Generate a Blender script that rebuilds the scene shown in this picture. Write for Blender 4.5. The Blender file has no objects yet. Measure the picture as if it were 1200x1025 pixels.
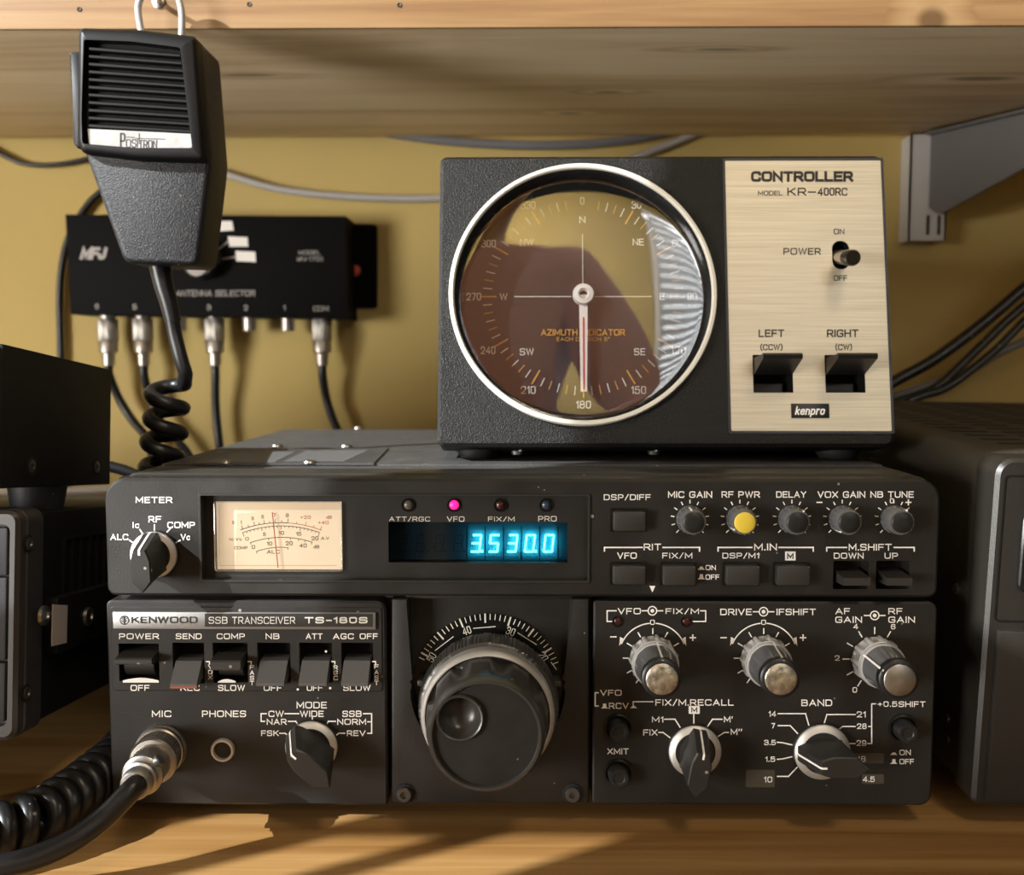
import bpy, bmesh, math, random
from mathutils import Vector, Matrix
random.seed(7)
PI = math.pi
C = bpy.context.scene.collection
scene = bpy.context.scene

# ------------------------------------------------------------------ camera
FPX = 1170.0
CAM = Vector((0.0, -0.395, 0.188))
PITCH = math.atan(87.5 / FPX)
YAW = math.atan(13.0 / FPX * math.cos(PITCH))
cd = bpy.data.cameras.new('camera')
cam = bpy.data.objects.new('camera', cd)
C.objects.link(cam)
cd.sensor_fit = 'HORIZONTAL'
cd.sensor_width = 36.0
cd.lens = 36.0 * FPX / 1200.0
cd.clip_start = 0.005
cd.clip_end = 20
cam.location = CAM
cam.rotation_euler = (PI / 2 - PITCH, 0, YAW)
cd.dof.use_dof = True
cd.dof.focus_distance = 0.40
cd.dof.aperture_fstop = 11.0
scene.camera = cam

# ------------------------------------------------------------------ world, lights, exposure
w = bpy.data.worlds.new('world')
scene.world = w
w.use_nodes = True
w.node_tree.nodes['Background'].inputs[0].default_value = (1.0, 0.9, 0.75, 1)
w.node_tree.nodes['Background'].inputs[1].default_value = 0.05
scene.view_settings.view_transform = 'Standard'
scene.view_settings.look = 'None'
scene.view_settings.gamma = 1
scene.view_settings.use_curve_mapping = False
scene.view_settings.exposure = 0.0
scene.cycles.use_denoising = True
scene.cycles.max_bounces = 8


def area(name, loc, target, size, power, color, size_y=None, spread=None):
    ld = bpy.data.lights.new(name, 'AREA')
    ld.energy = power
    ld.color = color
    ld.shape = 'RECTANGLE' if size_y else 'DISK'
    ld.size = size
    if size_y:
        ld.size_y = size_y
    if spread:
        ld.spread = spread
    o = bpy.data.objects.new(name, ld)
    C.objects.link(o)
    o.location = loc
    d = Vector(target) - Vector(loc)
    o.rotation_euler = d.to_track_quat('-Z', 'Y').to_euler()
    return o


sun_d = bpy.data.lights.new('sun', 'SUN')
sun_d.energy = 10.5
sun_d.angle = math.radians(0.2)
sun_d.color = (0.95, 0.98, 1.0)
sun = bpy.data.objects.new('sun', sun_d)
C.objects.link(sun)
sun.rotation_euler = Vector((1.7, 1.0, -1.0)).to_track_quat('-Z', 'Y').to_euler()
area('ceiling_lamp_light', (0.45, -1.1, 1.8), (0, 0, 0.1), 0.35, 10.0, (1.0, 0.82, 0.58))
area('wall_fill_light', (-0.2, -1.75, 1.75), (0.0, -2.5, 1.2), 0.3, 36.0, (1.0, 0.90, 0.74))  # added fill: brightens the wall mirrored in the dial and its warm bounce
area('window_daylight', (0.95, -2.62, 1.25), (0.5, 0, 0.4), 0.9, 20.0, (0.95, 0.98, 1.0), 1.3)
area('side_fill_light', (-1.66, -1.0, 0.13), (0.2, 0.1, 0.25), 1.0, 70.0, (1.0, 0.965, 0.915), 0.6)  # added low fill from the left for shelf underside and wall, no window there

# ------------------------------------------------------------------ geometry helpers
_f = Vector((-math.sin(YAW) * math.cos(PITCH), math.cos(YAW) * math.cos(PITCH), -math.sin(PITCH)))
_r = Vector((math.cos(YAW), math.sin(YAW), 0))
_u = _r.cross(_f)


def ray(px, py):
    return _f + _r * ((px - 600.0) / FPX) + _u * ((512.5 - py) / FPX)


def P(px, py, y):
    """point of the place seen at photo pixel px, py on the vertical plane y"""
    d = ray(px, py)
    return CAM + d * ((y - CAM.y) / d.y)


def PZ(px, py, z):
    d = ray(px, py)
    return CAM + d * ((z - CAM.z) / d.z)


class Frame:
    def __init__(s, o, u=(1, 0, 0), v=(0, 0, 1), n=(0, -1, 0)):
        s.o, s.u, s.v, s.n = Vector(o), Vector(u), Vector(v), Vector(n)

    def __call__(s, a, b, c=0.0):
        return s.o + s.u * a + s.v * b + s.n * c

    def px(s, x, y, c=0.0):
        d = ray(x, y)
        t = ((s.o + s.n * c) - CAM).dot(s.n) / d.dot(s.n)
        q = CAM + d * t - s.o
        return (q.dot(s.u), q.dot(s.v))

    def at(s, x, y, c=0.0):
        return s(*s.px(x, y, c), c)

    def k(s, x, y, c=0.0):
        a, b = s.px(x, y, c), s.px(x + 1, y, c)
        return math.hypot(a[0] - b[0], a[1] - b[1])

    def sub(s, a, b, c=0.0, rot=0.0):
        cu, su = math.cos(rot), math.sin(rot)
        return Frame(s(a, b, c), s.u * cu + s.v * su, s.v * cu - s.u * su, s.n)


WORLD = Frame((0, 0, 0))            # a = x, b = z, c = -y


def tilted(o, t):
    """front at -y; t > 0 lifts the front so that the rear sinks"""
    ct, st = math.cos(t), math.sin(t)
    return Frame(o, (1, 0, 0), (0, st, ct), (0, -ct, st))


def rrect(x0, y0, x1, y1, r, seg=5):
    if x0 > x1: x0, x1 = x1, x0
    if y0 > y1: y0, y1 = y1, y0
    if not isinstance(r, (tuple, list)): r = (r,) * 4   # bl br tr tl
    out = []
    for (cx, cy, a0, rr) in ((x0 + r[0], y0 + r[0], PI, r[0]), (x1 - r[1], y0 + r[1], 1.5 * PI, r[1]),
                             (x1 - r[2], y1 - r[2], 0, r[2]), (x0 + r[3], y1 - r[3], .5 * PI, r[3])):
        for i in range(seg + 1):
            a = a0 + .5 * PI * i / seg
            out.append((cx + rr * math.cos(a), cy + rr * math.sin(a)))
    return out


def circle(cx, cy, r, n=40):
    return [(cx + r * math.cos(2 * PI * i / n), cy + r * math.sin(2 * PI * i / n)) for i in range(n)]


def smooth(pts, n=8):
    pts = [Vector(p) for p in pts]
    q = [pts[0] * 2 - pts[1]] + pts + [pts[-1] * 2 - pts[-2]]
    out = []
    for i in range(1, len(q) - 2):
        a, b, c, d = q[i - 1:i + 3]
        for j in range(n):
            t = j / n
            out.append(.5 * ((2 * b) + (c - a) * t + (2 * a - 5 * b + 4 * c - d) * t * t + (3 * b - a - 3 * c + d) * t ** 3))
    out.append(pts[-1])
    return out



# stroke lettering: wide engineering capitals, drawn as pen strokes ('r' marks a rounded corner)
GLYPH = {
    'A': (.86, '0,0 .43,1 .86,0', '.15,.32 .71,.32'), 'B': (.80, '0,0 0,1 .76,1r .76,.53r 0,.53', '.4,.53 .8,.53r .8,0r 0,0 0,.1'),
    'C': (.80, '.8,.80 .78,1r 0,1r 0,0r .78,0r .8,.20'), 'D': (.82, '0,.5 0,1 .82,1r .82,0r 0,0 0,.5'),
    'E': (.70, '.7,1 0,1 0,0 .7,0', '0,.52 .62,.52'), 'F': (.68, '.68,1 0,1 0,0', '0,.5 .6,.5'),
    'G': (.82, '.8,.82 .78,1r 0,1r 0,0r .82,0r .82,.46 .46,.46'), 'H': (.80, '0,0 0,1', '.8,0 .8,1', '0,.52 .8,.52'),
    'I': (.0, '0,0 0,1'), 'J': (.6, '.6,1 .6,0r 0,0r 0,.3'), 'K': (.78, '0,0 0,1', '.74,1 0,.40', '.26,.60 .78,0'), 'L': (.66, '0,1 0,0 .66,0'),
    'M': (.96, '0,0 0,1 .48,.22 .96,1 .96,0'), 'N': (.80, '0,0 0,1 .8,0 .8,1'), 'O': (.88, '.44,1 .88,1r .88,0r 0,0r 0,1r .44,1'),
    'P': (.76, '0,0 0,1 .76,1r .76,.42r 0,.42'), 'Q': (.88, '.44,1 .88,1r .88,0r 0,0r 0,1r .44,1', '.55,.3 .92,-.05'),
    'R': (.78, '0,0 0,1 .77,1r .77,.44r 0,.44', '.42,.44 .8,0'), 'S': (.78, '.76,.83 .74,1r 0,1r 0,.53r .78,.53r .78,0r .02,0r 0,.17'),
    'T': (.78, '0,1 .78,1', '.39,1 .39,0'), 'U': (.80, '0,1 0,0r .8,0r .8,1'), 'V': (.84, '0,1 .42,0 .84,1'),
    'W': (1.16, '0,1 .29,0 .58,1 .87,0 1.16,1'), 'X': (.80, '0,0 .8,1', '0,1 .8,0'), 'Y': (.8, '0,1 .4,.5 .8,1', '.4,.5 .4,0'), 'Z': (.76, '0,1 .76,1 0,0 .76,0'),
    '0': (.66, '.33,1 .66,1r .66,0r 0,0r 0,1r .33,1'), '1': (.24, '0,.78 .24,1 .24,0'), '2': (.70, '0,.70 0,1r .68,1r .68,.56r 0,0 .7,0'),
    '3': (.72, '0,.76 0,1r .68,1r .68,.53r .25,.53', '.3,.53 .72,.53r .72,0r 0,0r 0,.24'), '4': (.76, '.55,0 .55,1 0,.28 .76,.28'),
    '5': (.70, '.64,1 .06,1 .03,.54 .35,.62 .7,.62r .7,0r 0,0r 0,.22'), '6': (.70, '.66,.80 .66,1r 0,1r 0,0r .7,0r .7,.57r 0,.57'),
    '7': (.68, '0,1 .68,1 .24,0'), '8': (.70, '.35,1 .66,1r .66,.53r .04,.53r .04,1r .35,1', '.35,.53 .7,.53r .7,0r 0,0r 0,.53r .35,.53'),
    '9': (.70, '.04,.2 .04,0r .7,0r .7,1r 0,1r 0,.43r .7,.43'), '/': (.5, '0,-.06 .5,1.06'), '.': (.02, '0,0 .03,0 .03,.05'), '-': (.46, '0,.45 .46,.45'),
    '+': (.6, '0,.48 .6,.48', '.3,.18 .3,.78'), '(': (.22, '.22,1.12 0,.85r 0,.15r .22,-.12'), ')': (.22, '0,1.12 .22,.85r .22,.15r 0,-.12'),
    "'": (.04, '.04,1 0,.74'), '\u00b0': (.26, '.13,1 .26,1r .26,.74r 0,.74r 0,1r .13,1'), ' ': (.28,),
    'c': (.5, '.5,.54 .48,.66r 0,.66r 0,0r .48,0r .5,.12'), 'd': (.52, '.52,1 .52,0', '.52,.64 0,.64r 0,0r .52,0'),
    'k': (.52, '.06,0 .06,1', '.5,.66 .06,.28', '.2,.40 .54,0'), 'e': (.52, '.03,.35 .52,.35 .52,.66r 0,.66r 0,0r .5,0r .5,.1'),
    'n': (.50, '0,0 0,.66', '0,.5 0,.66 .5,.66r .5,0'), 'p': (.52, '0,-.3 0,.66', '0,.66 .52,.66r .52,0r 0,0'), 'r': (.34, '0,0 0,.66', '0,.46 0,.66r .34,.66'),
    'o': (.52, '.26,.66 .52,.66r .52,0r 0,0r 0,.66r .26,.66'),
}


def glyph_strokes(spec, rad=.30):
    out = []
    pts = []
    for tok in spec.split():
        rd = tok.endswith('r')
        x, y = tok.rstrip('r').split(',')
        pts.append((Vector((float(x), float(y))), rd))
    for i, (p, rd) in enumerate(pts):
        if not rd or i in (0, len(pts) - 1):
            out.append(p)
            continue
        d0, d2 = pts[i - 1][0] - p, pts[i + 1][0] - p
        q = min(rad, d0.length * .5, d2.length * .5)
        A_, B_ = p + d0.normalized() * q, p + d2.normalized() * q
        for k in range(5):
            t = k / 4
            v = A_ * (1 - t) ** 2 + p * 2 * t * (1 - t) + B_ * t * t
            if not out or (v - out[-1]).length > 1e-4: out.append(v)
    return out


def word_strokes(t, shear=0.0, gap=.34):
    x = 0
    res = []
    for ch in t:
        g = GLYPH[ch]
        for sp in g[1:]:
            res.append([(x + p.x + shear * p.y, p.y) for p in glyph_strokes(sp)])
        x += g[0] + gap
    return res


def ribbon(pts, wd):
    """mitred strip along pts -> list of (left, right)"""
    n = len(pts)
    P2 = [Vector(p) for p in pts]
    closed = (P2[0] - P2[-1]).length < 1e-6 and n > 3
    out = []
    for i in range(n):
        d0 = (P2[i] - P2[i - 1]) if i else (P2[0] - P2[-2] if closed else None)
        d1 = (P2[i + 1] - P2[i]) if i < n - 1 else (P2[1] - P2[0] if closed else None)
        d0 = d0.normalized() if d0 is not None and d0.length > 1e-9 else None
        d1 = d1.normalized() if d1 is not None and d1.length > 1e-9 else None
        if d0 is None: d0 = d1
        if d1 is None: d1 = d0
        n0, n1 = Vector((-d0.y, d0.x)), Vector((-d1.y, d1.x))
        b = n0 + n1
        b = b.normalized() if b.length > 1e-6 else n0
        m = b * (wd / 2 / max(.45, b.dot(n0)))
        e = Vector((0, 0))
        if not closed:
            if i == 0: e = -d1 * wd * .5
            if i == n - 1: e = d0 * wd * .5
        out.append((P2[i] + m + e, P2[i] - m + e))
    return out


class MB:
    def __init__(s):
        s.bm = bmesh.new()
        s.m = 0
        s.hair = 0.0

    def add(s, vs, fs):
        v = [s.bm.verts.new(p) for p in vs]
        for f in fs:
            try:
                q = s.bm.faces.new([v[i] for i in f])
                q.material_index = s.m
            except ValueError:
                pass
        return s

    def merge(s, bm2):
        mp = {}
        for v in bm2.verts:
            mp[v] = s.bm.verts.new(v.co)
        for f in bm2.faces:
            q = s.bm.faces.new([mp[v] for v in f.verts])
            q.material_index = s.m
        bm2.free()
        return s

    def box(s, F, a0, a1, b0, b1, c0, c1, bev=0.0, seg=2):
        b = bmesh.new()
        bmesh.ops.create_cube(b, size=1)
        for v in b.verts:
            v.co = Vector(((a0 + a1) / 2 + v.co.x * (a1 - a0), (b0 + b1) / 2 + v.co.y * (b1 - b0), (c0 + c1) / 2 + v.co.z * (c1 - c0)))
        if bev:
            bmesh.ops.bevel(b, geom=b.edges[:], offset=bev, segments=seg, affect='EDGES', profile=.5)
        for v in b.verts:
            v.co = F(*v.co)
        return s.merge(b)

    def prism(s, F, poly, c0, c1, bev=0.0, seg=2, caps=(1, 1)):
        """poly (a,b) extruded c0..c1; bevel on the c1 rim"""
        b = bmesh.new()
        n = len(poly)
        lo = [b.verts.new((p[0], p[1], c0)) for p in poly]
        hi = [b.verts.new((p[0], p[1], c1)) for p in poly]
        for i in range(n):
            b.faces.new((lo[i], lo[(i + 1) % n], hi[(i + 1) % n], hi[i]))
        top = b.faces.new(hi)
        if caps[0]: b.faces.new(lo[::-1])
        if bev:
            bmesh.ops.bevel(b, geom=list(top.edges), offset=bev, segments=seg, affect='EDGES', profile=.5)
        for v in b.verts:
            v.co = F(*v.co)
        return s.merge(b)

    def loft(s, F, loops, cap0=True, cap1=True):
        """loops: lists of (a,b,c), same length"""
        n = len(loops[0])
        vs, fs = [], []
        for L in loops:
            vs += [F(*p) for p in L]
        for k in range(len(loops) - 1):
            for i in range(n):
                j = (i + 1) % n
                fs.append((k * n + i, k * n + j, (k + 1) * n + j, (k + 1) * n + i))
        if cap0: fs.append(tuple(range(n))[::-1])
        if cap1: fs.append(tuple((len(loops) - 1) * n + i for i in range(n)))
        return s.add(vs, fs)

    def plate(s, F, outer, holes, c0, c1, chamfer=0.0, inner=None):
        """plate with holes between back c0 and front c1; inner = chamfered outline"""
        b = bmesh.new()
        front = inner if inner else outer
        edges = []
        loops = []
        for L in [front] + holes:
            vs = [b.verts.new((p[0], p[1], c1)) for p in L]
            loops.append(vs)
            for i in range(len(vs)):
                edges.append(b.edges.new((vs[i], vs[(i + 1) % len(vs)])))
        bmesh.ops.triangle_fill(b, edges=edges, use_beauty=True)
        first = loops[0]
        if inner:
            vs = [b.verts.new((p[0], p[1], c1 - chamfer)) for p in outer]
            for i in range(len(vs)):
                j = (i + 1) % len(vs)
                b.faces.new((first[i], first[j], vs[j], vs[i]))
            loops[0] = vs
        for vs in loops:
            lo = [b.verts.new((v.co.x, v.co.y, c0)) for v in vs]
            for i in range(len(vs)):
                j = (i + 1) % len(vs)
                b.faces.new((vs[i], vs[j], lo[j], lo[i]))
        for v in b.verts:
            v.co = F(*v.co)
        return s.merge(b)

    def rplate(s, F, x0, y0, x1, y1, r, holes, c0, c1, ch=0.0006, seg=5):
        rr = r if isinstance(r, (tuple, list)) else (r,) * 4
        if x0 > x1: x0, x1 = x1, x0
        if y0 > y1: y0, y1 = y1, y0
        return s.plate(F, rrect(x0, y0, x1, y1, rr, seg), holes, c0, c1, ch,
                       rrect(x0 + ch, y0 + ch, x1 - ch, y1 - ch, tuple(max(q - ch, .0001) for q in rr), seg))

    def lathe(s, F, prof, n=40, mod=None, cap=True):
        vs, fs = [], []
        for k, (r, h) in enumerate(prof):
            for i in range(n):
                t = 2 * PI * i / n
                q = r * (mod(t, k) if mod else 1)
                vs.append(F(q * math.cos(t), q * math.sin(t), h))
        m = len(prof)
        for k in range(m - 1):
            for i in range(n):
                j = (i + 1) % n
                fs.append((k * n + i, k * n + j, (k + 1) * n + j, (k + 1) * n + i))
        if cap:
            fs.append(tuple((m - 1) * n + i for i in range(n)))
        return s.add(vs, fs)

    def tube(s, pts, r, n=10, cap=True, flat=None):
        pts = [Vector(p) for p in pts]
        vs, fs = [], []
        T = (pts[1] - pts[0]).normalized()
        up = Vector((0, 0, 1)) if abs(T.z) < .9 else Vector((1, 0, 0))
        N = (up - T * up.dot(T)).normalized()
        m = len(pts)
        for k in range(m):
            t = (pts[min(k + 1, m - 1)] - pts[max(k - 1, 0)]).normalized()
            N = (N - t * N.dot(t)).normalized()
            B = t.cross(N)
            rr = r[k] if isinstance(r, (list, tuple)) else r
            for i in range(n):
                a = 2 * PI * i / n
                vs.append(pts[k] + (N * math.cos(a) + B * math.sin(a)) * rr)
        for k in range(m - 1):
            for i in range(n):
                j = (i + 1) % n
                fs.append((k * n + i, k * n + j, (k + 1) * n + j, (k + 1) * n + i))
        if cap:
            fs.append(tuple(range(n))[::-1])
            fs.append(tuple((m - 1) * n + i for i in range(n)))
        return s.add(vs, fs)

    def text(s, F, t, x0, x1, y0, y1, c=0.0001, bold=0.012, shear=0.0, px=True, rot=0.0):
        """stroke lettering fitted to a box: photo pixels measured on the frame's plane, or frame units"""
        W2 = word_strokes(t, shear)
        xs = [p[0] for l in W2 for p in l]
        ys = [p[1] for l in W2 for p in l]
        X0, X1, Y0, Y1 = min(xs), max(xs), min(ys), max(ys)
        h = abs(y1 - y0)
        wd = h * min(.26, max(.11, .138 + (bold - .012) * 4)) / max(1, Y1 - Y0)
        cx, cy = (x0 + x1) / 2, (y0 + y1) / 2
        sx = max(x1 - x0 - wd, 1e-9) / (X1 - X0) if X1 - X0 > 1e-3 else 0
        sy = (h - wd) / (Y1 - Y0)
        cr, sr = math.cos(rot), math.sin(rot)
        for l in W2:
            q = [((p[0] - (X0 + X1) / 2) * sx, (p[1] - (Y0 + Y1) / 2) * sy) for p in l]
            vs = []
            for (A_, B_) in ribbon(q, wd):
                for v in (A_, B_):
                    dx, dy = v.x * cr - v.y * sr, v.x * sr + v.y * cr
                    a, b = F.px(cx + dx, cy - dy, c) if px else (cx + dx, cy + dy)
                    vs.append(F(a, b, c + s.hair))
            s.hair = (s.hair + 3e-6) % 4.2e-5
            s.add(vs, [(2 * i, 2 * i + 2, 2 * i + 3, 2 * i + 1) for i in range(len(vs) // 2 - 1)])
        return s

    def line(s, F, pts, wd, c=0.0001, px=True, closed=False):
        """printed line along pts"""
        if closed: pts = list(pts) + [pts[0]]
        for (x0, y0), (x1, y1) in zip(pts, pts[1:]):
            L = math.hypot(x1 - x0, y1 - y0) or 1
            tx, ty = (x1 - x0) / L, (y1 - y0) / L
            e = wd / 2
            q = [(x0 - tx * e + ty * e, y0 - ty * e - tx * e), (x1 + tx * e + ty * e, y1 + ty * e - tx * e),
                 (x1 + tx * e - ty * e, y1 + ty * e + tx * e), (x0 - tx * e - ty * e, y0 - ty * e + tx * e)]
            s.poly(F, q, c + s.hair, px)
            s.hair = (s.hair + 3e-6) % 4.2e-5
        return s

    def poly(s, F, q, c=0.0001, px=True):
        return s.add([F(*(F.px(x, y, c) if px else (x, y)), c) for x, y in q], [tuple(range(len(q)))])

    def build(s, name, mats, parent=None, angle=38, label=None):
        if not isinstance(mats, (list, tuple)): mats = [mats]
        bmesh.ops.recalc_face_normals(s.bm, faces=s.bm.faces[:])
        me = bpy.data.meshes.new(name)
        s.bm.to_mesh(me)
        s.bm.free()
        for m in mats: me.materials.append(m)
        for p in me.polygons: p.use_smooth = True
        me.set_sharp_from_angle(angle=math.radians(angle))
        xs = [v.co for v in me.vertices]
        c = Vector([(min(v[i] for v in xs) + max(v[i] for v in xs)) / 2 for i in range(3)])
        me.transform(Matrix.Translation(-c))
        o = bpy.data.objects.new(name, me)
        C.objects.link(o)
        W[o.name] = c
        if parent:
            o.parent = parent
            o.location = c - W[parent.name]
        else:
            o.location = c
        if label: o['label'] = label
        return o


W = {}


def thing(name, label, cat, loc, group=None):
    o = bpy.data.objects.new(name, None)
    o.empty_display_size = 0.02
    C.objects.link(o)
    o.location = loc
    W[o.name] = Vector(loc)
    return tag(o, label, cat, group)


def tag(o, label, cat, group=None):
    o['label'] = label
    o['category'] = cat
    if group: o['group'] = group
    return o


def struct(o):
    o['kind'] = 'structure'
    return o


# ------------------------------------------------------------------ materials
def mat(name, col, rough=0.5, metal=0.0, bump=0.0, bscale=400.0, var=0.0, vscale=60.0, spec=0.5, emit=None, estr=0.0,
        dust=0.0, dscale=700.0, coat=0.0):
    m = bpy.data.materials.new(name)
    m.use_nodes = True
    nt = m.node_tree
    b = nt.nodes['Principled BSDF']
    b.inputs['Base Color'].default_value = (*col, 1)
    b.inputs['Roughness'].default_value = rough
    b.inputs['Metallic'].default_value = metal
    b.inputs['Specular IOR Level'].default_value = spec
    b.inputs['Coat Weight'].default_value = coat
    if emit:
        b.inputs['Emission Color'].default_value = (*emit, 1)
        b.inputs['Emission Strength'].default_value = estr
    tc = nt.nodes.new('ShaderNodeTexCoord')
    src = None
    if var:
        nz = nt.nodes.new('ShaderNodeTexNoise')
        nz.inputs['Scale'].default_value = vscale
        nz.inputs['Detail'].default_value = 4
        nt.links.new(tc.outputs['Object'], nz.inputs['Vector'])
        mr = nt.nodes.new('ShaderNodeMapRange')
        mr.inputs[1].default_value, mr.inputs[2].default_value = .3, .7
        mr.inputs[3].default_value, mr.inputs[4].default_value = 1 - var, 1 + var
        nt.links.new(nz.outputs[0], mr.inputs[0])
        mx = nt.nodes.new('ShaderNodeVectorMath')
        mx.operation = 'SCALE'
        mx.inputs[0].default_value = col
        nt.links.new(mr.outputs[0], mx.inputs['Scale'])
        src = mx.outputs[0]
        rr = nt.nodes.new('ShaderNodeMapRange')
        rr.inputs[1].default_value, rr.inputs[2].default_value = .3, .7
        rr.inputs[3].default_value, rr.inputs[4].default_value = max(0, rough - .07), min(1, rough + .07)
        nt.links.new(nz.outputs[0], rr.inputs[0])
        nt.links.new(rr.outputs[0], b.inputs['Roughness'])
    if dust:
        vo = nt.nodes.new('ShaderNodeTexVoronoi')
        vo.inputs['Scale'].default_value = dscale
        nt.links.new(tc.outputs['Object'], vo.inputs['Vector'])
        sep = nt.nodes.new('ShaderNodeSeparateColor')
        nt.links.new(vo.outputs['Color'], sep.inputs[0])
        # speck radius grows only in a few cells
        mr = nt.nodes.new('ShaderNodeMapRange')
        mr.inputs[1].default_value, mr.inputs[2].default_value = 1 - dust, 1
        mr.inputs[3].default_value, mr.inputs[4].default_value = 0.0, .33
        nt.links.new(sep.outputs[0], mr.inputs[0])
        lt = nt.nodes.new('ShaderNodeMath')
        lt.operation = 'LESS_THAN'
        nt.links.new(vo.outputs['Distance'], lt.inputs[0])
        nt.links.new(mr.outputs[0], lt.inputs[1])
        ml = nt.nodes.new('ShaderNodeMath')
        ml.operation = 'MULTIPLY'
        ml.inputs[1].default_value = .6
        nt.links.new(lt.outputs[0], ml.inputs[0])
        mx = nt.nodes.new('ShaderNodeMix')
        mx.data_type = 'RGBA'
        mx.inputs[6].default_value = (*col, 1)
        mx.inputs[7].default_value = (.42, .40, .37, 1)
        if src: nt.links.new(src, mx.inputs[6])
        nt.links.new(ml.outputs[0], mx.inputs[0])
        src = mx.outputs[2]
    if src: nt.links.new(src, b.inputs['Base Color'])
    if bump:
        nz = nt.nodes.new('ShaderNodeTexNoise')
        nz.inputs['Scale'].default_value = bscale
        nz.inputs['Detail'].default_value = 2
        nt.links.new(tc.outputs['Object'], nz.inputs['Vector'])
        bp = nt.nodes.new('ShaderNodeBump')
        bp.inputs['Strength'].default_value = bump
        bp.inputs['Distance'].default_value = 0.0006
        nt.links.new(nz.outputs[0], bp.inputs['Height'])
        nt.links.new(bp.outputs[0], b.inputs['Normal'])
    return m


def wood(name, cols, stretch=(1.2, 14, 14), rough=.5, knots=(), ring=9.0, contrast=1.0, spec=.4):
    m = bpy.data.materials.new(name)
    m.use_nodes = True
    nt = m.node_tree
    b = nt.nodes['Principled BSDF']
    b.inputs['Roughness'].default_value = rough
    b.inputs['Specular IOR Level'].default_value = spec
    geo = nt.nodes.new('ShaderNodeNewGeometry')
    mp = nt.nodes.new('ShaderNodeMapping')
    mp.inputs['Scale'].default_value = stretch
    nt.links.new(geo.outputs['Position'], mp.inputs['Vector'])
    n1 = nt.nodes.new('ShaderNodeTexNoise')
    n1.inputs['Scale'].default_value = 1.6
    n1.inputs['Detail'].default_value = 3
    n1.inputs['Distortion'].default_value = .6
    nt.links.new(mp.outputs[0], n1.inputs['Vector'])
    mu = nt.nodes.new('ShaderNodeMath')
    mu.operation = 'MULTIPLY'
    mu.inputs[1].default_value = ring
    nt.links.new(n1.outputs[0], mu.inputs[0])
    last = mu.outputs[0]
    dark = None
    for (kx, ky, kz, rx, rs) in knots:
        vm = nt.nodes.new('ShaderNodeVectorMath')
        vm.operation = 'SUBTRACT'
        vm.inputs[1].default_value = (kx, ky, kz)
        nt.links.new(geo.outputs['Position'], vm.inputs[0])
        sc = nt.nodes.new('ShaderNodeVectorMath')
        sc.operation = 'MULTIPLY'
        sc.inputs[1].default_value = (1 / rx, 1 / rs, 1 / rs)
        nt.links.new(vm.outputs[0], sc.inputs[0])
        ln = nt.nodes.new('ShaderNodeVectorMath')
        ln.operation = 'LENGTH'
        nt.links.new(sc.outputs[0], ln.inputs[0])
        mr = nt.nodes.new('ShaderNodeMapRange')
        mr.inputs[1].default_value, mr.inputs[2].default_value = .55, 1.15
        mr.inputs[3].default_value, mr.inputs[4].default_value = 1, 0
        nt.links.new(ln.outputs['Value'], mr.inputs[0])
        if dark is None:
            dark = mr.outputs[0]
        else:
            mx = nt.nodes.new('ShaderNodeMath')
            mx.operation = 'MAXIMUM'
            nt.links.new(dark, mx.inputs[0])
            nt.links.new(mr.outputs[0], mx.inputs[1])
            dark = mx.outputs[0]
        ex = nt.nodes.new('ShaderNodeMapRange')
        ex.inputs[1].default_value, ex.inputs[2].default_value = .6, 3
        ex.inputs[3].default_value, ex.inputs[4].default_value = 1.6, 0
        nt.links.new(ln.outputs['Value'], ex.inputs[0])
        ad = nt.nodes.new('ShaderNodeMath')
        nt.links.new(last, ad.inputs[0])
        nt.links.new(ex.outputs[0], ad.inputs[1])
        last = ad.outputs[0]
    fr = nt.nodes.new('ShaderNodeMath')
    fr.operation = 'PINGPONG'
    fr.inputs[1].default_value = 1.0
    nt.links.new(last, fr.inputs[0])
    n2 = nt.nodes.new('ShaderNodeTexNoise')
    n2.inputs['Scale'].default_value = 14
    n2.inputs['Detail'].default_value = 5
    nt.links.new(mp.outputs[0], n2.inputs['Vector'])
    mix = nt.nodes.new('ShaderNodeMath')
    mix.operation = 'MULTIPLY_ADD'
    mix.inputs[1].default_value = .55
    nt.links.new(fr.outputs[0], mix.inputs[0])
    hl = nt.nodes.new('ShaderNodeMath')
    hl.operation = 'MULTIPLY'
    hl.inputs[1].default_value = .5
    nt.links.new(n2.outputs[0], hl.inputs[0])
    nt.links.new(hl.outputs[0], mix.inputs[2])
    cr = nt.nodes.new('ShaderNodeValToRGB')
    e = cr.color_ramp.elements
    e[0].position, e[1].position = .5 - .38 * contrast, .5 + .38 * contrast
    e[0].color, e[1].color = (*cols[0], 1), (*cols[-1], 1)
    if len(cols) > 2:
        q = e.new(.5)
        q.color = (*cols[1], 1)
    nt.links.new(mix.outputs[0], cr.inputs[0])
    out = cr.outputs[0]
    if dark is not None:
        mc = nt.nodes.new('ShaderNodeMix')
        mc.data_type = 'RGBA'
        mc.inputs[7].default_value = (*[c * .38 for c in cols[-1]], 1)
        ds = nt.nodes.new('ShaderNodeMath')
        ds.operation = 'MULTIPLY'
        ds.inputs[1].default_value = .75
        nt.links.new(dark, ds.inputs[0])
        nt.links.new(out, mc.inputs[6])
        nt.links.new(ds.outputs[0], mc.inputs[0])
        out = mc.outputs[2]
    nt.links.new(out, b.inputs['Base Color'])
    return m


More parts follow.
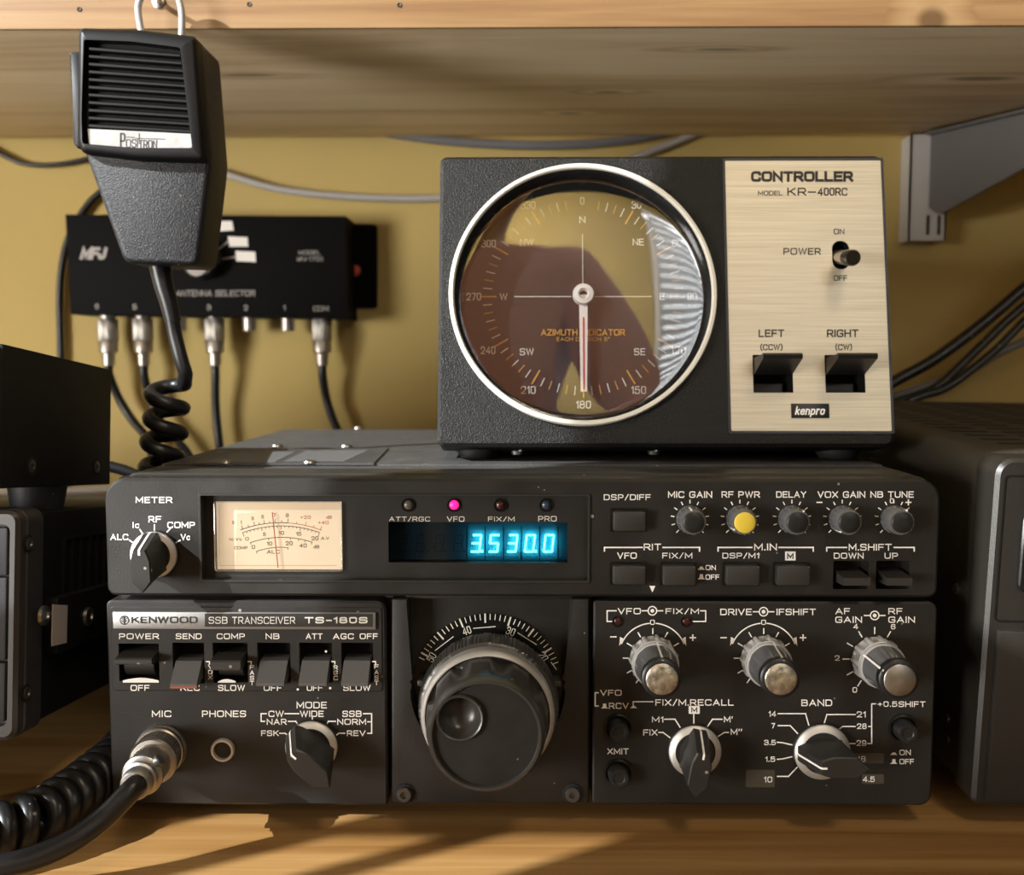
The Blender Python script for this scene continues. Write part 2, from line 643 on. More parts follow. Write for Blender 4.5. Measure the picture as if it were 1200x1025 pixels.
def thin_glass(name, tint=(1, 1, 1), refl=.08, rough=0.0):
    m = bpy.data.materials.new(name)
    m.use_nodes = True
    nt = m.node_tree
    nt.nodes.remove(nt.nodes['Principled BSDF'])
    out = nt.nodes['Material Output']
    t = nt.nodes.new('ShaderNodeBsdfTransparent')
    t.inputs[0].default_value = (*tint, 1)
    g = nt.nodes.new('ShaderNodeBsdfGlossy')
    g.inputs['Roughness'].default_value = rough
    lw = nt.nodes.new('ShaderNodeLayerWeight')
    lw.inputs[0].default_value = .25
    mr = nt.nodes.new('ShaderNodeMapRange')
    mr.inputs[1].default_value, mr.inputs[2].default_value = 0, 1
    mr.inputs[3].default_value, mr.inputs[4].default_value = refl, .7
    nt.links.new(lw.outputs['Fresnel'], mr.inputs[0])
    mx = nt.nodes.new('ShaderNodeMixShader')
    nt.links.new(mr.outputs[0], mx.inputs[0])
    nt.links.new(t.outputs[0], mx.inputs[1])
    nt.links.new(g.outputs[0], mx.inputs[2])
    nt.links.new(mx.outputs[0], out.inputs[0])
    return m


M = dict(
    wall=mat('yellow_wall_paint', (.49, .367, .125), .75, var=.06, vscale=9, bump=.15, bscale=160),
    white=mat('white_print', (.92, .90, .85), .6),
    offwhite=mat('off_white_print', (.72, .70, .64), .6),
    orange=mat('orange_print', (.70, .36, .07), .6),
    red=mat('red_print', (.55, .035, .03), .6),
    redsoft=mat('faded_red_print', (.55, .13, .10), .6),
    ink=mat('black_print', (.02, .018, .015), .6),
    panel=mat('radio_panel_paint', (.0125, .0112, .0095), .50, bump=.12, bscale=1800, var=.08, dust=.012, dscale=420),
    trim=mat('radio_edge_paint', (.028, .027, .025), .38, bump=.1, bscale=1500, dust=.02, dscale=500),
    case=mat('radio_case_paint', (.055, .054, .053), .52, bump=.5, bscale=900, var=.12, dust=.06, dscale=420),
    lid=mat('radio_lid_mesh', (.12, .12, .12), .6, bump=.6, bscale=1400, dust=.05, dscale=500),
    black=mat('black_plastic', (.012, .012, .012), .42, var=.1),
    gloss=mat('black_gloss', (.008, .008, .008), .18),
    cavity=mat('black_cavity', (.004, .004, .004), .8),
    key=mat('button_plastic', (.032, .030, .027), .45, bump=.15, bscale=1500, dust=.01, dscale=500),
    lever=mat('lever_plastic', (.10, .10, .10), .45, bump=.1, bscale=1500, dust=.02, dscale=600),
    lever_red=mat('lever_red_edge', (.30, .09, .06), .5),
    knob=mat('knob_plastic', (.022, .021, .019), .40, dust=.015, dscale=500),
    knob_grey=mat('knob_grey_plastic', (.12, .123, .128), .16, dust=.03, dscale=600, coat=.5),
    knob_clear=mat('knob_skirt_plastic', (.50, .50, .49), .10, dust=.03, dscale=600, coat=.8),
    tune=mat('tuning_knob_plastic', (.044, .042, .038), .30, dust=.015, dscale=400),
    satin=mat('satin_nickel', (.68, .66, .62), .5, .75),
    alu=mat('spun_aluminium', (.72, .71, .68), .28, 1.0),
    nickel=mat('nickel_plate', (.46, .435, .40), .42, 1.0, var=.10, vscale=200),
    cap_gold=mat('cap_foil', (.62, .57, .46), .38, .9, var=.5, vscale=330, bump=.6, bscale=380),
    cap_yellow=mat('yellow_cap', (.78, .58, .06), .45),
    screw=mat('screw_metal', (.42, .41, .39), .35, 1.0),
    darkscrew=mat('black_screw', (.12, .115, .11), .32, .7),
    rubber=mat('black_rubber', (.015, .015, .015), .55, bump=.2, bscale=900, dust=.02, dscale=500),
    cord=mat('cord_rubber', (.010, .010, .011), .36, dust=.03, dscale=350),
    greycable=mat('grey_cable_sheath', (.42, .40, .38), .5),
    bluegrey=mat('blue_grey_cable_sheath', (.16, .16, .17), .5),
    hook=mat('grey_ring', (.50, .50, .50), .3, .3),
    rotor=mat('rotor_box_paint', (.0050, .0050, .0042), .45, bump=.7, bscale=1700, spec=.35),
    rotorblack=mat('rotor_black', (.010, .010, .010), .35),
    dialface=mat('dial_face', (.016, .016, .017), .5),
    ivory=mat('ivory_ring', (.75, .72, .62), .35),
    hubwhite=mat('needle_white', (.82, .80, .76), .35),
    mic=mat('mic_plastic', (.0052, .0058, .0082), .45, bump=.7, bscale=1900, dust=.03, dscale=450),
    micgloss=mat('mic_head_plastic', (.005, .005, .0055), .45, spec=.3),
    plate=mat('mic_plate', (.38, .365, .35), .5, 0, var=.15, vscale=150),
    selector=mat('selector_box_paint', (.003, .003, .0033), .7, spec=.12, bump=.3, bscale=900),
    upperbox=mat('upper_box_paint', (.007, .007, .0065), .6, spec=.3, bump=.3, bscale=1300),
    rig=mat('rig_case_paint', (.005, .005, .005), .55, spec=.3, bump=.2, bscale=900),
    rigface=mat('rig_bezel_paint', (.036, .036, .039), .45, bump=.1, bscale=1500),
    rigrim=mat('rig_rim', (.05, .045, .042), .35),
    tape=mat('beige_tape', (.46, .40, .36), .6),
    linear=mat('vented_case_paint', (.035, .030, .022), .5, bump=.5, bscale=1000),
    linearface=mat('vented_face_paint', (.014, .012, .0095), .42, bump=.15, bscale=1500),
    bracket=mat('bracket_grey', (.105, .10, .095), .5),
    rail=mat('rail_white', (.50, .48, .46), .5),
    brown_tape=mat('brown_label_tape', (.060, .052, .038), .5),
    silverplate=mat('silver_badge', (.34, .34, .34), .35, .7),
    darkplate=mat('dark_badge', (.05, .048, .045), .35, .3),
    metercream=mat('meter_card', (.55, .49, .40), .7, emit=(1.0, .79, .55), estr=.52),
    meterclear=thin_glass('meter_cover_plastic', (1, .98, .95), .03, .05),
    window=thin_glass('display_window_plastic', (.50, .52, .55), .02, .05),
    dialglass=thin_glass('dial_glass', (.97, .97, .97), .22, 0.0),
    tube=mat('display_tube', (.13, .26, .32), .7),
    tubeseg=mat('unlit_segment', (.10, .11, .12), .6),
    glow=mat('lit_segment', (.1, .6, .7), .5, emit=(.055, .85, 1.0), estr=50.0),
    led_on=mat('lit_red_lamp', (.8, .02, .2), .4, emit=(1.0, .005, .10), estr=4.0),
    led_off=mat('unlit_red_lamp', (.05, .012, .010), .25),
    led_clear=mat('unlit_clear_lamp', (.10, .09, .07), .3),
    led_blue=mat('unlit_blue_lamp', (.03, .045, .07), .25),
    pink=mat('pink_cloth', (.84, .46, .58), .85, bump=.4, bscale=300),
    skin=mat('skin', (.60, .36, .26), .55),
    hair=mat('hair', (.05, .035, .025), .6),
    trousers=mat('dark_cloth', (.03, .03, .045), .85),
    phone=mat('phone_glass', (.02, .02, .022), .2),
    ceiling=mat('ceiling_paint', (.75, .73, .66), .8),
    floor=wood('floor_boards', [(.20, .12, .06), (.30, .19, .10)], (1.2, 9, 9)),
    blind=mat('blind_slat', (.75, .76, .78), .5),
    sheet=mat('window_frame_paint', (.75, .74, .72), .5),
)


def brushed():
    m = mat('brushed_champagne', (.60, .53, .40), .42, .55)
    nt = m.node_tree
    b = nt.nodes['Principled BSDF']
    tc = nt.nodes.new('ShaderNodeTexCoord')
    mp = nt.nodes.new('ShaderNodeMapping')
    mp.inputs['Scale'].default_value = (20, 20, 1500)
    nz = nt.nodes.new('ShaderNodeTexNoise')
    nz.inputs['Scale'].default_value = 1
    nz.inputs['Detail'].default_value = 3
    nt.links.new(tc.outputs['Object'], mp.inputs[0])
    nt.links.new(mp.outputs[0], nz.inputs['Vector'])
    cr = nt.nodes.new('ShaderNodeValToRGB')
    cr.color_ramp.elements[0].color = (.53, .465, .34, 1)
    cr.color_ramp.elements[1].color = (.67, .60, .46, 1)
    cr.color_ramp.elements[0].position, cr.color_ramp.elements[1].position = .3, .7
    nt.links.new(nz.outputs[0], cr.inputs[0])
    nt.links.new(cr.outputs[0], b.inputs['Base Color'])
    bp = nt.nodes.new('ShaderNodeBump')
    bp.inputs['Strength'].default_value = .15
    bp.inputs['Distance'].default_value = .0003
    nt.links.new(nz.outputs[0], bp.inputs['Height'])
    nt.links.new(bp.outputs[0], b.inputs['Normal'])
    return m


M['champagne'] = brushed()

# ------------------------------------------------------------------ the room
YW = 0.38
RX0, RX1, RY0, RZ0, RZ1 = -1.7, 1.7, -2.5, -0.75, 2.0


def slab(name, x0, x1, y0, y1, z0, z1, m):
    return struct(MB().box(WORLD, x0, x1, z0, z1, -y1, -y0).build(name, m))


slab('wall_back', RX0, RX1, YW, YW + .08, RZ0, RZ1, M['wall'])
lw = Frame((RX0, 0, 0), (0, 1, 0), (0, 0, 1), (1, 0, 0))
struct(MB().plate(lw, rrect(RY0, RZ0, YW, RZ1, .0001, 1), [rrect(-1.20, .75, -.50, 1.85, .0001, 1)], -.05, 0).build('wall_left', M['wall']))
# added unseen sun mask in the side opening, cut to place the sunlit patches
def cutout(*sw):
    return [(-q, q + w_) for q, w_ in sw]


sun_cutouts = [[(-.955, 1.04), (-.955, 1.41), (-1.10, 1.41), (-1.10, 1.78), (-.55, 1.78), (-.55, .82), (-.735, .82)],
         cutout((.918, .012), (.957, .012), (.957, -.105), (.935, -.085), (.918, -.05)),
         cutout((.967, -.012), (.9935, -.012), (.9935, -.14), (.967, -.14)),
         cutout((1.005, -.010), (1.036, -.010), (1.045, -.15), (1.005, -.15)),
         [(-1.125, 1.19), (-1.101, 1.19), (-1.101, 1.30), (-1.125, 1.30)]]
struct(MB().plate(lw, rrect(-1.20, .75, -.50, 1.85, .0001, 1), [[(a - .0155, b + .0155) for a, b in q] for q in sun_cutouts], -.030, -.026).build('sun_mask', M['sheet']))
wf = Frame((0, RY0, 0), (1, 0, 0), (0, 0, 1), (0, 1, 0))
WX0, WX1, WZ0, WZ1 = .48, 1.4, .6, 1.92
struct(MB().plate(wf, rrect(RX0, RZ0, RX1, RZ1, .0001, 1), [rrect(WX0, WZ0, WX1, WZ1, .0001, 1)], -.08, 0).build('wall_front', M['wall']))
wn = MB()
wn.plate(wf, rrect(WX0, WZ0, WX1, WZ1, .0001, 1), [rrect(WX0 + .04, WZ0 + .04, WX1 - .04, WZ1 - .04, .0001, 1)], -.06, -.005)
struct(wn.build('window_1', M['sheet']))
bl = MB()
for i in range(26):
    z = WZ0 + .06 + i * (WZ1 - WZ0 - .1) / 26
    q = Frame(wf(0, z, .02), (1, 0, 0), (0, .8, .6), (0, .6, -.8))
    bl.box(q, WX0 + .02, WX1 - .02, -.019, .019, -.0006, .0006)
tag(bl.build('window_blind', M['blind']), 'pale slatted blind at the window behind the camera, mirrored in the dial glass', 'blind')

# ------------------------------------------------------------------ desk
oak = wood('honey_oak', [(.37, .215, .080), (.30, .160, .052), (.22, .105, .030)], (1.1, 30, 30), .38, ring=5, contrast=.9)
desk = thing('desk', 'honey brown wooden desk top carrying the whole row of radios', 'desk', (0, .1, 0))
MB().box(WORLD, -.9, .9, -.03, 0, -.376, .22, .002).build('desk_top', oak, desk)
for x in (-.86, .86):
    for y in (-.18, .34):
        MB().box(WORLD, x - .025, x + .025, RZ0, -.03, -y - .025, -y + .025, .003).build('leg', oak, desk)

# ------------------------------------------------------------------ shelf, bracket, rail, ring
YS = 0.125
zs = P(400, 32, YS).z
k1 = P(1092, 24, YS)
k2 = PZ(290, 88, zs); k3 = PZ(1150, 92, zs); k4 = PZ(845, 58, zs); k5 = PZ(713, 108, zs); k6 = PZ(668, 133, zs)
pine = wood('pine_edge', [(.335, .21, .10), (.29, .17, .072), (.205, .105, .042)], (1.4, 34, 34), .5,
            [(k1.x, k1.y, k1.z, .008, .007)], 6)
pine2 = wood('pine_board', [(.90, .77, .57), (.82, .67, .46), (.62, .46, .28)], (1.0, 13, 20), .6,
             [(k2.x, k2.y, k2.z, .020, .004), (k3.x, k3.y, k3.z, .022, .005), (k4.x, k4.y, k4.z, .016, .0025),
              (k5.x, k5.y, k5.z, .010, .003), (k6.x, k6.y, k6.z, .009, .003)], 5)
sh = thing('shelf', 'pine shelf board with a knotty front edge above the radios', 'shelf', (0, .25, zs))
MB().box(WORLD, -.75, .75, zs, zs + .035, -YW + .0125, -YS - .0025, .0005).build('board', pine2, sh)
e = MB().box(WORLD, -.75, .75, zs - .0004, zs + .042, -YS - .0025, -YS, .0008)
e.build('front_edge', pine, sh)
for (x, y) in ((93, 11), (292, 5), (468, 6)):
    F = Frame(P(x, y, YS), n=(0, -1, 0))
    MB().lathe(F, [(.0012, .0001), (.0010, .0005), (.0005, .0003), (.0001, .0001)], 14).build('nail_hole', M['ink'], sh)

# bracket: a swung steel arm in a short slotted rail
a0 = PZ(1092, 166, zs); a0 = P(1092, 166, YW - .022)
a1 = PZ(1204, 129, zs - .001)
br = thing('shelf_bracket', 'grey steel arm under the shelf at the far right', 'bracket', (a0.x, a0.y, a0.z))
d = Vector((a1.x - a0.x, a1.y - a0.y, 0)); L = d.length; d.normalize()
FB = Frame((a0.x, a0.y, a0.z), d, (0, 0, 1), d.cross(Vector((0, 0, 1))))
q0 = FB.px(1085, 250)[1]; q1 = FB.px(1103, 251); q2 = FB.px(1200, 198)
top = zs - .002 - a0.z
ext = (1.5)
pl = [(0, top), (L * ext, top), (L * ext, q2[1] + (q2[1] - q1[1]) / (q2[0] - q1[0]) * (L * ext - q2[0])), q1, (q1[0] * .6, q0 - .001), (0, q0 + .004)]
MB().prism(FB, pl, -.0012, .0012).build('arm', M['bracket'], br)
MB().box(FB, 0, L * ext, top - .0012, top + .0005, -.007, .007).build('flange', M['bracket'], br)
tl, bl_, brc = P(1064, 165, YW - .02), P(1058, 282, YW - .02), P(1108, 282, YW - .02)
rl = thing('wall_rail', 'short white slotted rail on the yellow wall behind the grey bracket', 'rail', ((tl.x + brc.x) / 2, YW, bl_.z))
xm = P(1083, 282, YW - .02).x
r1 = P(1108, 282, YW - .02).x
zz0, zz1 = bl_.z, zs - .002
FR = Frame((0, YW, 0))
MB().box(FR, xm - .012, xm - .0105, zz0, zz1, .001, .020).box(FR, xm - .012, r1, zz0, zz1, .0185, .020).box(FR, r1 - .0015, r1, zz0, zz1, .001, .02).build('channel', M['rail'], rl)
for x in (1088, 1101):
    t0 = P(x, 252, YW - .0205)
    t1 = P(x, 275, YW - .0205)
    MB().box(FR, t0.x - .0012, t0.x + .0012, t1.z, t0.z, .0198, .0202).build('slot', M['cavity'], rl)

# hanging ring with its hook screw
YH = 0.112
pts = [P(x, y, YH) for x, y in ((168, 60), (166, 40), (163, 22), (162, 8), (166, -4), (176, -12), (189, -14), (202, -9), (210, 2), (213, 16), (213, 40), (212, 60))]
tag(MB().tube(smooth(pts, 6), .0017, 12).build('hanging_ring', M['hook']), 'grey wire ring that holds the hand microphone up', 'ring')
hs = thing('hook_screw', 'bright screw hook in the pine shelf edge inside the grey ring', 'hook', P(186, -6, YS))
MB().tube([P(186, 3, YS + .004), P(186, 2, YS - .004), P(187, -2, YS - .012), P(188, -10, YS - .017), P(188, -20, YS - .018)], .0013, 10).build('hook', M['screw'], hs)
MB().lathe(Frame(P(186, 3, YS)), [(.0030, 0), (.003, .0008), (.0012, .0016)], 16).build('washer', M['screw'], hs)

# ------------------------------------------------------------------ transceiver
RF = Frame((0, 0, 0))               # front plane: a = x, b = z, c = towards the camera
pp = RF.px
K = RF.k(613, 700)
tr = thing('radio_transceiver', 'wide dark radio transceiver with blue digits and a big tuning knob, centre of the desk', 'radio', (0, .15, 0))
ZB = pp(600, 943)[1]
XL, XR = pp(127, 800)[0], pp(1096, 800)[0]
ZT = pp(600, 559)[1]
ZT2 = ZT - .0012
case = MB()
case.box(RF, XL + .001, XR - .001, ZB + .001, ZT2, -.297, -.010, .0025)
case.build('case', [M['case']], tr)
for x in (XL + .03, XR - .03):
    for y in (.045, .25):
        MB().lathe(Frame((x, y, ZB + .002), (1, 0, 0), (0, 1, 0), (0, 0, -1)), [(.009, 0), (.009, .006), (.0075, ZB + .0018)], 24).build('foot', M['rubber'], tr)
# lid plates on the case
lid0 = PZ(600, 546, ZT2).y
lp = MB()
lp.box(RF, XL + .004, XR - .004, ZT2 - .0005, ZT2 + .0008, -.290, -lid0, .0003)
lp.build('top_cover', M['case'], tr)
zt3 = ZT2 + .0008
a, b_, c_, d_ = PZ(224, 544, zt3), PZ(438, 544, zt3), PZ(455, 526, zt3), PZ(262, 527, zt3)
hp = MB()
hp.add([Vector((v.x, v.y, v.z + .0006)) for v in (a, b_, c_, d_)] + [Vector((v.x, v.y, v.z - .0003)) for v in (a, b_, c_, d_)],
       [(0, 1, 2, 3), (0, 1, 5, 4), (1, 2, 6, 5), (2, 3, 7, 6), (3, 0, 4, 7)])
hp.build('hatch', M['case'], tr)
for q in (((238, 541), (322, 541), (346, 529), (282, 529)), ((333, 540), (404, 540), (432, 527), (358, 528))):
    v = [PZ(x, y, zt3 + .0007) for x, y in q]
    MB().add(v + [Vector((p.x, p.y, p.z - .0005)) for p in v], [(0, 1, 2, 3), (0, 1, 5, 4), (1, 2, 6, 5), (2, 3, 7, 6), (3, 0, 4, 7)]).build('speaker_mesh', M['lid'], tr)
for (x, y) in ((265, 542), (363, 542), (325, 523), (406, 523), (420, 502)):
    p = PZ(x, y, zt3 + .0006)
    MB().lathe(Frame(p, (1, 0, 0), (0, 1, 0), (0, 0, 1)), [(.0032, 0), (.0028, .0009), (.0012, .0013), (.0006, .0008)], 18).build('screw', M['screw'], tr)

# --- upper panel ------------------------------------------------------------
def bx(x0, y0, x1, y1):                 # photo box on the front plane -> a0, b0, a1, b1
    a0, b0 = pp(x0, y1)
    a1, b1 = pp(x1, y0)
    return a0, b0, a1, b1


def rr_px(x0, y0, x1, y1, r):
    return rrect(*bx(x0, y0, x1, y1), r)


UL, UR = pp(124, 640)[0], pp(1100.5, 640)[0]
U0, U1 = pp(600, 699)[1], pp(600, 561)[1]
sw_down = [rr_px(976, 657, 1018, 690, .0006), rr_px(1026, 657, 1066, 690, .0006)]
win = rr_px(236, 580, 690, 680, .0008)
up = MB().rplate(RF, UL, U0, UR, U1, (.0035, .0035, .0085, .0085), [win] + sw_down, -.012, 0, .0011)
panel_up = up.build('upper_panel', M['panel'], tr)
b0, b1 = pp(0, 572)[1], ZT2
MB().rplate(RF, UL + .0012, U0 + .004, UR - .0012, ZT + .0002, (.003, .003, .0075, .0075), [rrect(UL + .006, U0 + .007, UR - .006, U1 - .004, .002)], -.030, -.0115, .0015).build('bezel_band', M['trim'], tr)


def T(mb, F, items, bold=.012, c=.00012):
    for (t, x0, x1, y0, y1) in items:
        mb.text(F, t, x0, x1, y0, y1, c, bold)


def spokes(mb, F, cx, cy, r0, r1, angs, wd=1.6, c=.00012):
    for a in angs:
        t = math.radians(a)
        mb.line(F, [(cx + r0 * math.cos(t), cy - r0 * math.sin(t)), (cx + r1 * math.cos(t), cy - r1 * math.sin(t))], wd, c)


LEFT_PRINT = [('METER', 159, 202, 582, 589.2), ('RF', 174, 189, 604.5, 612), ('Ic', 155.4, 163.2, 611.5, 618.5), ('COMP', 196, 228.5, 611.3, 618.5),
           ('ALC', 129.3, 150.3, 625.5, 632.7), ('Vc', 211.8, 222.6, 625.5, 632.7)]
pt = MB()
T(pt, RF, [('DSP/DIFF', 707.5, 762.5, 578.7, 586.2),
           ('MIC GAIN', 782.8, 834.6, 575.5, 583.2), ('RF PWR', 845.5, 890.6, 575.5, 583), ('DELAY', 909.5, 944.8, 575.5, 583),
           ('VOX GAIN', 958, 1014, 575.5, 583.2), ('NB TUNE', 1020, 1070.8, 575.5, 583), ('0', 1042.8, 1047.4, 583.8, 589.6),
           ('RIT', 754.3, 774.7, 636.8, 644.6), ('M.IN', 883.8, 910.5, 636.8, 644.8), ('M.SHIFT', 994.5, 1045, 637, 645),
           ('VFO', 723.3, 746.2, 647.2, 654.5), ('FIX/M', 776.2, 811.3, 647.2, 654.5), ('DSP/M1', 846.5, 889.5, 647.2, 654.5),
           ('DOWN', 977, 1012, 647.5, 654.5), ('UP', 1036.5, 1052.3, 647.5, 654.5), ('ON', 826.7, 839, 662, 667.8), ('OFF', 826.7, 843, 673, 679)], .018)
for cx in (808.5, 867, 928, 987, 1047.5):
    spokes(pt, RF, cx, 608, 19, 22, [225 - 27 * i for i in range(11)], 1.3)
# framed letter, plus and minus, brackets, arrow
pt.poly(RF, [(920, 646), (932.3, 646), (932.3, 656.5), (920, 656.5)])
pt.line(RF, [(957.5, 588.5), (963, 588.5)], 1.5)
pt.line(RF, [(1061.7, 588.5), (1067.3, 588.5)], 1.5); pt.line(RF, [(1064.5, 585.6), (1064.5, 591.3)], 1.5)
for (x0, x1, x2, x3) in ((708.3, 752.5, 777, 819.8), (841.5, 881, 913, 953), (968.8, 992, 1048, 1071.3)):
    pt.line(RF, [(x0, 645.5), (x0, 641.3), (x1, 641.3)], 1.6)
    pt.line(RF, [(x2, 641.3), (x3, 641.3), (x3, 645.5)], 1.6)
pt.poly(RF, [(761, 686.3), (768, 686.3), (764.5, 694)])
pt.poly(RF, [(817.5, 667.4), (819.8, 665.4), (820.5, 663.6), (823.5, 663.6), (824.2, 665.4), (826, 667.4)])
pt.poly(RF, [(817.5, 678.6), (819.8, 676.6), (820.3, 672.6), (823.7, 672.6), (824.2, 676.6), (826, 678.6)])
pt.build('lettering', M['white'], panel_up)
pt = MB()
T(pt, RF, LEFT_PRINT, .018)
pt.line(RF, [(151.7, 632.8), (156.3, 636)], 1.5); pt.line(RF, [(164, 620.5), (167, 625)], 1.5); pt.line(RF, [(181, 615), (181, 621)], 1.5)
pt.line(RF, [(196, 623), (199.5, 619)], 1.5); pt.line(RF, [(206.5, 635.5), (211, 633)], 1.5)
pt.build('lettering', M['white'], panel_up)
MB().text(RF, 'M', 922.3, 930, 648, 654.8, .0002, .03).build('lettering', M['ink'], panel_up, label='dark letter on a white field')

# --- window: sunk smoked plate with meter, lamps and display ------------------
wa = bx(236, 580, 690, 680)
PLN = -.0035
winp = MB().box(RF, wa[0], wa[2], wa[1], wa[3], -.0100, PLN)
mtr_box = bx(249, 589, 398.5, 671)
dsp_box = bx(454, 613.5, 666, 661)
holes = [rrect(*mtr_box, .0004), rrect(*dsp_box, .0004)]
winp = MB().plate(RF, rrect(wa[0] - .0005, wa[1] - .0005, wa[2] + .0005, wa[3] + .0005, .0003, 1), holes, -.0115, PLN)
window_plate = winp.build('display_surround', M['panel'], tr)
MB().plate(RF, rr_px(234.5, 578.5, 692, 682, .0009), [rr_px(237.5, 581, 689.5, 679, .0006)], -.0035, .0007, .0005, rr_px(235.2, 579.2, 691.3, 681.3, .0007)).build('window_rim', M['trim'], tr)
pt = MB()
FW = Frame((0, -PLN, 0))
T(pt, FW, [('ATT/RGC', 456, 504, 605, 611), ('VFO', 523.8, 544.3, 605, 611), ('FIX/M', 572, 603, 605, 611), ('PRO', 630.7, 652.3, 604.5, 610.8)], .012)
pt.build('lettering', M['offwhite'], window_plate)
for (x, m, lab) in ((478.5, 'led_clear', None), (532, 'led_on', 'lit pink red lamp'), (586.5, 'led_off', None), (640, 'led_blue', 'unlit bluish lamp')):
    F = Frame(FW.at(x, 591.5))
    o = MB().lathe(F, [(.0027, 0), (.0027, .0006), (.0020, .0006), (.0020, -.0003)], 28, cap=False).build('lamp_bezel', M['gloss'], tr)
    MB().lathe(F, [(.00195, -.0005), (.0018, .0004), (.0011, .0010), (.0003, .0012)], 24).build('lamp', M[m], o, label=lab)
# meter
mo = mtr_box
meter = MB().box(RF, mo[0] + .0002, mo[2] - .0002, mo[1] + .0002, mo[3] - .0002, -.0105, -.0060).build('meter', M['metercream'], tr, label='warm lit cream meter card')
FM = Frame((0, .0060, 0))
mx_ = lambda x, y: (245 + x / 7.5, 585 + y / 7.5)


def arc3(p0, p1, p2, n=24):            # circle through three crop points
    ax, ay = p0; bx_, by_ = p1; cx, cy = p2
    D = 2 * (ax * (by_ - cy) + bx_ * (cy - ay) + cx * (ay - by_))
    ux = ((ax * ax + ay * ay) * (by_ - cy) + (bx_ * bx_ + by_ * by_) * (cy - ay) + (cx * cx + cy * cy) * (ay - by_)) / D
    uy = ((ax * ax + ay * ay) * (cx - bx_) + (bx_ * bx_ + by_ * by_) * (ax - cx) + (cx * cx + cy * cy) * (bx_ - ax)) / D
    r = math.hypot(ax - ux, ay - uy)
    t0, t1 = math.atan2(ay - uy, ax - ux), math.atan2(cy - uy, cx - ux)
    return ux, uy, r, t0, t1


def marc(mb, p0, p1, p2, wd, ticks, out, f0=0., f1=1.):
    ux, uy, r, t0, t1 = arc3(p0, p1, p2)
    n = 26
    pts = [(ux + r * math.cos(t0 + (t1 - t0) * (f0 + (f1 - f0) * i / n)), uy + r * math.sin(t0 + (t1 - t0) * (f0 + (f1 - f0) * i / n))) for i in range(n + 1)]
    mb.line(FM, [mx_(*p) for p in pts], wd)
    for (f, ln) in ticks:
        t = t0 + (t1 - t0) * f
        c, s = math.cos(t), math.sin(t)
        mb.line(FM, [mx_(ux + r * c, uy + r * s), mx_(ux + (r + out * ln) * c, uy + (r + out * ln) * s)], wd * .8)


mk, mr_ = MB(), MB()
A = ((275, 268), (640, 205), (985, 270))
marc(mk, *A, .75, [(.03, 30), (.105, 18), (.18, 32), (.24, 18), (.30, 32), (.365, 18), (.43, 32), (.51, 20), (.585, 36)], 1, 0, .585)
marc(mr_, *A, .75, [(.69, 18), (.80, 30), (.90, 18), (.99, 34)], 1, .60, 1)
marc(mk, (295, 292), (640, 233), (970, 290), .7, [(i / 20, 34 if i % 20 == 0 else (26 if i % 5 == 0 else 14)) for i in range(21)], -1)
marc(mk, (362, 380), (640, 333), (905, 376), .7, [(0, 18), (.30, 16), (.65, 18), (.78, 16), (.885, 18), (1, 18)], -1)
marc(mk, (415, 458), (560, 424), (693, 424), .7, [(0, 16), (1, 16)], -1)


def mt(mb, t, x0, x1, y0, y1, b=.014):
    p, q = mx_(x0, y0), mx_(x1, y1)
    mb.text(FM, t, p[0], q[0], p[1], q[1], .0001, b)


for it in (('S', 202, 222, 190, 216), ('1', 276, 286, 185, 216), ('3', 372, 392, 153, 182), ('5', 460, 482, 138, 168), ('7', 563, 584, 122, 152), ('9', 674, 698, 124, 156),
           ('5', 474, 498, 290, 322), ('10', 612, 658, 278, 310), ('15', 765, 810, 286, 318), ('20', 900, 960, 325, 360), ('0', 318, 348, 332, 362),
           ('Ic.Vc', 180, 288, 336, 362), ('A.V', 983, 1055, 328, 354), ('COMP', 220, 338, 412, 438), ('0', 374, 404, 402, 436), ('10', 508, 554, 372, 405),
           ('20', 674, 734, 368, 403), ('40', 795, 857, 388, 422), ('dB', 918, 968, 402, 430), ('ALC', 508, 620, 444, 476)):
    mt(mk, *it)
for it in (('+20', 802, 892, 142, 172), ('dB', 1030, 1078, 142, 170), ('+40', 958, 1050, 188, 218)):
    mt(mr_, *it)
mk.line(FM, [mx_(90, 40), mx_(90, 580), mx_(1120, 580)], .25)
mk.build('scale', M['ink'], meter)
mr_.build('scale', M['redsoft'], meter, label='red end of the meter scale')
p0, p1 = FM.at(*mx_(556, 112), .0012), FM.at(*mx_(606, 600), .0012)
MB().tube([p0, p1], .00022, 6).build('needle', M['redsoft'], meter)
cv = MB().box(RF, mo[0] + .0001, mo[2] - .0001, mo[1] + .0001, mo[3] - .0001, -.0045, -.0015, .0009)
cv.build('meter_cover', M['meterclear'], meter)
# display: unlit tube behind, lit digits before it, smoked pane in front
dsp = MB().box(RF, dsp_box[0] - .0002, dsp_box[2] + .0002, dsp_box[1] - .0002, dsp_box[3] + .0002, -.0112, -.0098).build('display', M['tube'], tr)
FD = Frame((0, .0082, 0))
SEG = {'0': 'abcdef', '3': 'abcdg', '5': 'acdfg', '8': 'abcdefg'}


